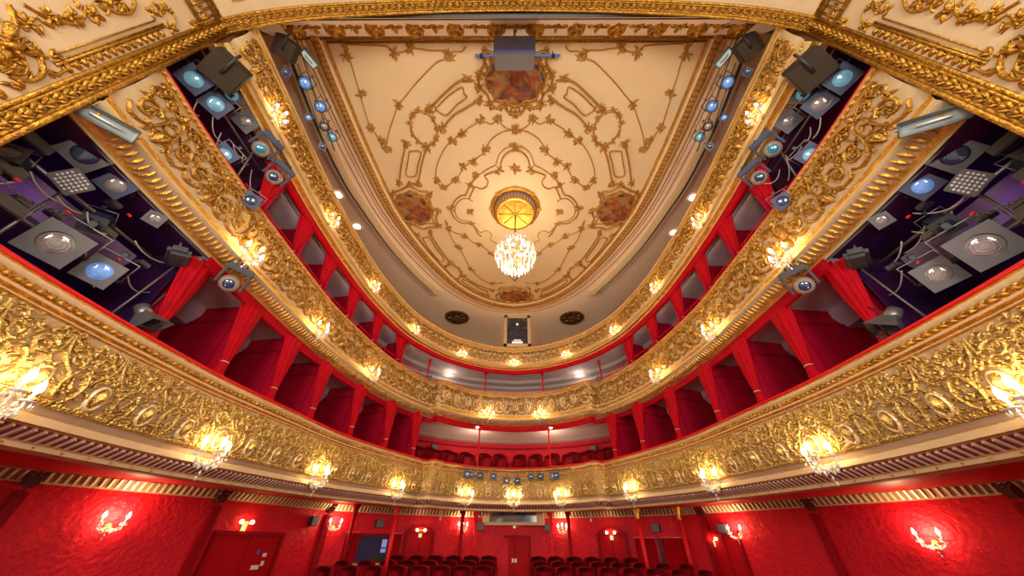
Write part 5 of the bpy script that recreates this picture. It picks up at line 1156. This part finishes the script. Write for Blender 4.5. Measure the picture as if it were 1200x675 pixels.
for zf, C, off, u0, u1, nm, grp in ((1.95, CB, -.70, uk, uk2, 'lower gallery, front row', 'lower gallery seats'), (2.15, CB, -1.40, uk, uk2, 'lower gallery, back row', 'lower gallery seats')):
    k = 0
    for u in np.arange(uk + .15, uk2, .56):
        p, n = CB.at(u); q = p + n * off; o = copy_tree(proto); o.location = (q[0], q[1], zf - 0.15); o.rotation_euler = (0, 0, math.atan2(n[1], n[0]) + math.pi / 2)
        tag(o, 'dark red seat in the %s, %s from its end' % (nm, ORD[k]), 'seat', grp); k += 1
for ch in list(proto.children): bpy.data.objects.remove(ch)
bpy.data.objects.remove(proto)
mb = MB(); sweep(mb, CB, [(-0.3, 1.10), (-0.3, 1.79), (-0.98, 1.79), (-0.98, 1.99), (-1.9, 1.99)], [0] * 4, uk, uk2, step=3); struct('floor_lower_gallery', mb, [MATS['red_carpet']])
def wall_speaker(p, n, label, s=0.17, m=None):
    T = thing('wall_loudspeaker', label, 'loudspeaker', p, math.atan2(n[1], n[0]) - math.pi / 2, 'small wall loudspeakers')
    mb = MB(); mb.cbox((0, s * .6, 0), (s * 1.5, s * .9, s * 1.3), .012); mb.build('cabinet', [BLACK], T); mb = MB(); mb.box((0, s * 1.06, 0), (s * 1.35, .012, s * 1.15)); mb.build('grille', [SPKG], T)
    mb = MB(); mb.box((0, s * .08, 0), (s * .3, s * .2, s * .3)); mb.build('bracket', [BLACK], T)
def nearest_wall(x, y):
    b = min(((np.linalg.norm(wall_at(u)[0] - (x, y)), u) for u in np.arange(0.02, LW[-1], 0.04)))[1]; return wall_at(b)
for (x, y, z, lb) in ((-4.46, 12.9, .50, 'over the lit control-booth opening'), (-5.89, 11.4, .48, 'between the side double door and a sconce'), (-1.21, 14.41, .50, 'left-side of the rear door top'), (1.25, 14.37, .50, 'right-side of the rear door top'), (4.64, 12.82, .45, 'over the curtained niche'), (6.03, 11.31, .40, 'beside the right-side wall sconce')):
    p, n, d = nearest_wall(x, y); wall_speaker((p[0], p[1], z), n, 'small black loudspeaker on the red stalls wall, ' + lb)
for sx in (-1, 1):
    u = CB.near(sx * 2.3, 12.6); p, n = CB.at(u); p = p - n * 1.9; wall_speaker((p[0], p[1], 3.05), n, 'small black loudspeaker on the red wall of the lower gallery, ' + side_words(sx))
# ------------------------------------------------------------------ stalls: columns, doors, windows, niches
def column(x, y, z0, h, r, m, label, capm=None):
    T = thing('stalls_column', label, 'column', (x, y, z0)); mb = MB(); mb.tube([(0, 0, 0.05), (0, 0, h - .1)], r, 14); mb.build('shaft', [m], T)
    mb = MB(); mb.lathe([(r, h - .34), (r * 1.35, h - .31), (r * 1.1, h - .28), (r * 1.3, h - .16), (r * 2.3, h - .03), (r * 2.3, h)], 14); mb.build('capital', [capm or m], T)
    mb = MB(); mb.lathe([(r * 1.8, 0.0), (r * 1.8, .08), (r * 1.2, .16), (r, .18)], 14); mb.build('base', [m], T)
for (px_, y, m, lb, cm) in ((-4.92, 12.0, DKRED, 'slim dark red column before the control-booth opening', None), (-3.55, 11.7, REDP, 'bright red column left-side of the exit niche', None), (-1.78, 13.6, DKRED, 'slim dark column before the left-side rear sconce', None), (-1.30, 13.5, RED, 'red column left-side of the central aisle', None),
                       (1.28, 13.5, RED, 'red column right-side of the central aisle', None), (1.89, 13.6, DKRED, 'slim dark column just right-side of the rear sconce', None), (3.72, 11.7, REDP, 'bright red column right-side of the exit niche', GOLD), (5.05, 11.95, REDP, 'red column with a gilded capital before the curtained niche', GOLD)):
    column(px_, y, -1.40, ZS + 1.40, 0.055, m, lb, cm)
for i, (x, y, lb) in enumerate(((-8.5, 6.4, 'left-side, nearest the stage'), (-6.9, 8.8, 'left-side, before the double door'), (-5.7, 11.9, 'left-side, beside the small sconce'), (5.74, 11.75, 'right-side, beside the recessed door'), (7.3, 9.4, 'right-side, between the two sconces'), (8.9, 6.7, 'right-side, nearest the stage'))):
    p, n, d = nearest_wall(x, y); T = thing('wall_pilaster', 'dark red pilaster with a small capital on the stalls wall, ' + lb, 'pilaster', (p[0], p[1], -2.2), math.atan2(n[1], n[0]) - math.pi / 2)
    mb = MB(); mb.cbox((0, .07, 1.42), (.17, .15, 2.84), .02); mb.build('shaft', [DKRED], T); mb = MB(); mb.cbox((0, .09, 3.0), (.21, .19, .20), .04); mb.cbox((0, .09, 3.10), (.25, .23, .05), .01); mb.build('capital', [mat('tarnished_bronze', (0.11, 0.02, 0.012), 0.5, 0.2)], T)
def on_wall(name, x, y, z, label, cat, kind=None):
    p, n, d = nearest_wall(x, y); T = thing(name, label, cat, (p[0], p[1], z), math.atan2(n[1], n[0]) - math.pi / 2)
    if kind: T['kind'] = kind
    return T
def door_set(idx, x, y, zb, w, h, arched=False, lab='', plate=True):
    T = on_wall('door_%d' % idx, x, y, zb, lab, 'door', 'structure')
    mb = MB()
    for s in (-1, 1): mb.cbox((s * (w / 2 + .04), .05, h / 2), (.08, .12, h), .01)
    mb.cbox((0, .05, h + .04), (w + .16, .12, .08), .01)
    if arched:
        t = np.linspace(0, np.pi, 15); mb.tube(np.c_[(w / 2 + .02) * np.cos(t), np.full(15, .06), h + .16 * np.sin(t) + .02], .03, 6)
    mb.build('door_frame', [DKRED], T)
    for s in (-1, 1):
        mb = MB(); mb.cbox((s * w / 4, .035, h / 2), (w / 2 - .012, .05, h), .006); o = mb.build('door_leaf', [mat('door_red', (0.40, 0.002, 0.008), 0.55, spec=0.1)], T)
        if plate: m2 = MB(); m2.cbox((s * .05, .07, h * .66), (.07, .015, .11), .004); m2.tube([(s * .05, .08, h * .63), (s * .05, .12, h * .63), (s * .13, .12, h * .63)], .010, 5); m2.build('door_handle', [mat('brass', (0.6, 0.42, 0.2), 0.35, 0.8)], o)
    return T
door_set(1, 0.03, 14.6, -1.62, 1.02, 1.80, lab='central rear door')
door_set(2, -3.19, 13.70, -1.45, 0.85, 1.72, True, 'arched exit door', False); door_set(3, 3.32, 13.55, -1.45, 0.85, 1.72, True, 'arched exit door', False)
door_set(4, -6.48, 9.85, -2.2, 1.62, 2.32, False, 'side double door', False)
p, n, d = nearest_wall(5.65, 11.83); door_set(5, 5.95, 11.4, -1.7, 0.75, 1.98, False, 'recessed side door', False)
# notices beside the side door
T = on_wall('door_notice', -6.30, 10.2, -0.35, 'white paper notices and a blue sign on the dark side door', 'notice')
mb = MB(); mb.box((-.12, .085, .10), (.10, .01, .07)); mb.box((-.14, .085, -.06), (.07, .01, .09)); mb.box((0.02, .085, -.13), (.20, .01, .08)); mb.build('paper_sheet', [mat('white_paper', (0.75, 0.68, 0.62), 0.8)], T)
mb = MB(); mb.box((.08, .085, .16), (.08, .01, .08)); mb.build('blue_sign', [mat('blue_sign_paint', (0.05, 0.10, 0.5), 0.5)], T)
def exit_lamp(x, y, z, label, two=True, sc=1.0):
    T = on_wall('exit_lamp', x, y, z, label, 'wall lamp'); T['group'] = 'small exit lamps'; T.scale = (sc,) * 3
    mb = MB(); mb.cbox((0, .05, -.10), (.11, .05, .16), .008); mb.build('sign_box', [mat('green_exit_glass', (0.35, 0.55, 0.25), 0.4, emit=(0.45, 0.7, 0.25), es=0.6)], T)
    for s in (-1, 1):
        mb = MB(); mb.lathe([(0, -.05), (.045, -.03), (.05, 0.0), (.03, .035), (0, .045)], 10, c=(s * .13, .09, .02)); mb.build('glowing_bulb', [mat('amber_bulb_glow', (1, .8, .4), 0.4, emit=(1.0, 0.66, 0.25), es=9)], T)
    mb = MB(); mb.tube([(-.13, .07, -.02), (.13, .07, -.02)], .010, 5); mb.cbox((0, .03, 0), (.16, .04, .06), .01); mb.build('bracket', [GOLD], T)
    lamp('exit_glow', 'POINT', (0, .2, .02), 3.0, (1.0, 0.6, 0.25), .05, parent=T)
exit_lamp(-3.19, 13.70, .34, 'small amber exit lamp pair over the arched door, left-side of the rear door'); exit_lamp(3.32, 13.55, .32, 'small amber exit lamp pair over the arched door, right-side of the rear door')
exit_lamp(0.03, 14.6, .62, 'small exit lamp pair under the reflecting window over the rear door', sc=.85); exit_lamp(-6.62, 9.6, .36, 'small exit lamp pair with green sign over the side double door'); exit_lamp(5.80, 11.65, .16, 'amber exit lamp in the recess beside the curtained niche', sc=.9)
# reflecting window over the rear door
T = on_wall('projection_window', 0.02, 14.6, .60, 'cream framed projection window with dark blue painted reflections above the rear door', 'window')
mb = MB()
for (x0, x1, z0, z1) in ((-1.12, -.86, 0, .38), (.86, 1.12, 0, .38), (-1.12, 1.12, -.06, .03)): mb.cbox(((x0 + x1) / 2, .25, (z0 + z1) / 2), (x1 - x0, .36, z1 - z0), .012)
mb.build('window_frame', [CREAM], T)
gl2 = two_tone('stage_reflection_glass', [(0.03, 0.09, 0.35), (0.02, 0.03, 0.08), (0.16, 0.10, 0.06), (0.05, 0.10, 0.30)], 3.0); gl2.node_tree.nodes['Principled BSDF'].inputs['Roughness'].default_value = 0.1  # blue and brown mottle paints a reflection of the stage
mb = MB(); mb.box((0, .36, .20), (1.74, .02, .36)); mb.build('glass_pane', [gl2], T)
# control booth opening with curtains on the left wall, curtained niche on the right
T = on_wall('booth_window', -4.44, 12.93, -.48, 'control booth window showing a dark blue room on the left-side wall', 'window')
mb = MB()
for (x0, x1, z0, z1) in ((-.55, -.50, 0, .68), (.50, .55, 0, .68), (-.55, .55, .66, .72)): mb.box(((x0 + x1) / 2, .05, (z0 + z1) / 2), (x1 - x0, .08, z1 - z0))
mb.box((0, .06, -.02), (1.14, .12, .05), None, 1); mb.build('window_frame', [DKRED, GOLD], T)
mb = MB(); mb.box((0, .02, .34), (1.0, .02, .66)); mb.build('glass_pane', [two_tone('night_blue_glass', [(0.006, 0.006, 0.04), (0.02, 0.012, 0.10), (0.01, 0.01, 0.03)], 2.0)], T)
mb = MB(); mb.box((-.33, .035, .48), (.16, .01, .20)); mb.box((-.33, .035, .30), (.16, .01, .10)); mb.build('lit_screen', [mat('pale_blue_glow', (0.3, 0.35, 0.7), 0.5, emit=(0.3, 0.36, 0.8), es=0.4)], T)
mb = MB(); mb.box((-.15, .035, .10), (.5, .01, .14)); mb.build('desk_edge', [BLACK], T)
def wall_drape(x, y, zb, w, h, label, folds):
    T = on_wall('wall_curtain', x, y, zb, label, 'curtain'); n = folds * 8 + 1; xs = np.linspace(-w / 2, w / 2, n); f = .10 + .035 * np.cos(np.linspace(0, folds * 2 * np.pi, n))
    mb = MB(); mb.add(np.vstack([np.c_[xs, f, np.zeros(n)], np.c_[xs, f, np.full(n, h)], np.c_[xs, f - .03, np.full(n, h)], np.c_[xs, f - .03, np.zeros(n)]]), [(r * n + i, r * n + i + 1, (r + 1) * n + i + 1, (r + 1) * n + i) for r in range(3) for i in range(n - 1)]); mb.build('drape', [VELVET], T)
    mb = MB(); mb.tube([(-w / 2 - .03, .10, h + .01), (w / 2 + .03, .10, h + .01)], .014, 6); mb.build('curtain_rail', [mat('pink_rail', (0.75, 0.2, 0.2), 0.4)], T)
wall_drape(-5.02, 12.43, -1.4, .36, 1.65, 'red curtain hanging left-side of the control booth window', 4); wall_drape(-3.93, 13.33, -1.4, .28, 1.65, 'red curtain hanging between the booth window and the exit niche', 3)
wall_drape(4.25, 13.03, -1.4, .62, 1.6, 'red curtain half closing the niche, the one nearer the rear door', 6); wall_drape(4.98, 12.53, -1.4, .72, 1.6, 'red curtain half closing the niche, the one nearer the side door', 7)
T = on_wall('dark_opening', 4.62, 12.77, -1.4, 'narrow black strip for the dark gap between the two niche curtains', 'opening'); mb = MB(); mb.cbox((0, .03, .8), (.10, .04, 1.58), .005); mb.build('dark_gap_strip', [BLACK], T)  # black strip put in for the darkness of the gap
# hanging microphones under the balcony
for sx, x, y in ((-1, -2.35, 12.5), (1, 2.45, 12.4)):
    T = thing('hanging_microphone', 'small white microphone rod hanging below the lowest balcony, ' + side_words(sx), 'microphone', (x, y, .60), group='hanging microphones')
    mb = MB(); mb.tube([(0, 0, .05), (0, 0, .35)], .012, 6); mb.build('rod', [CREAM], T); mb = MB(); mb.lathe([(0, -.03), (.03, -.02), (.035, .03), (.012, .06)], 8); mb.build('capsule', [CREAM], T)
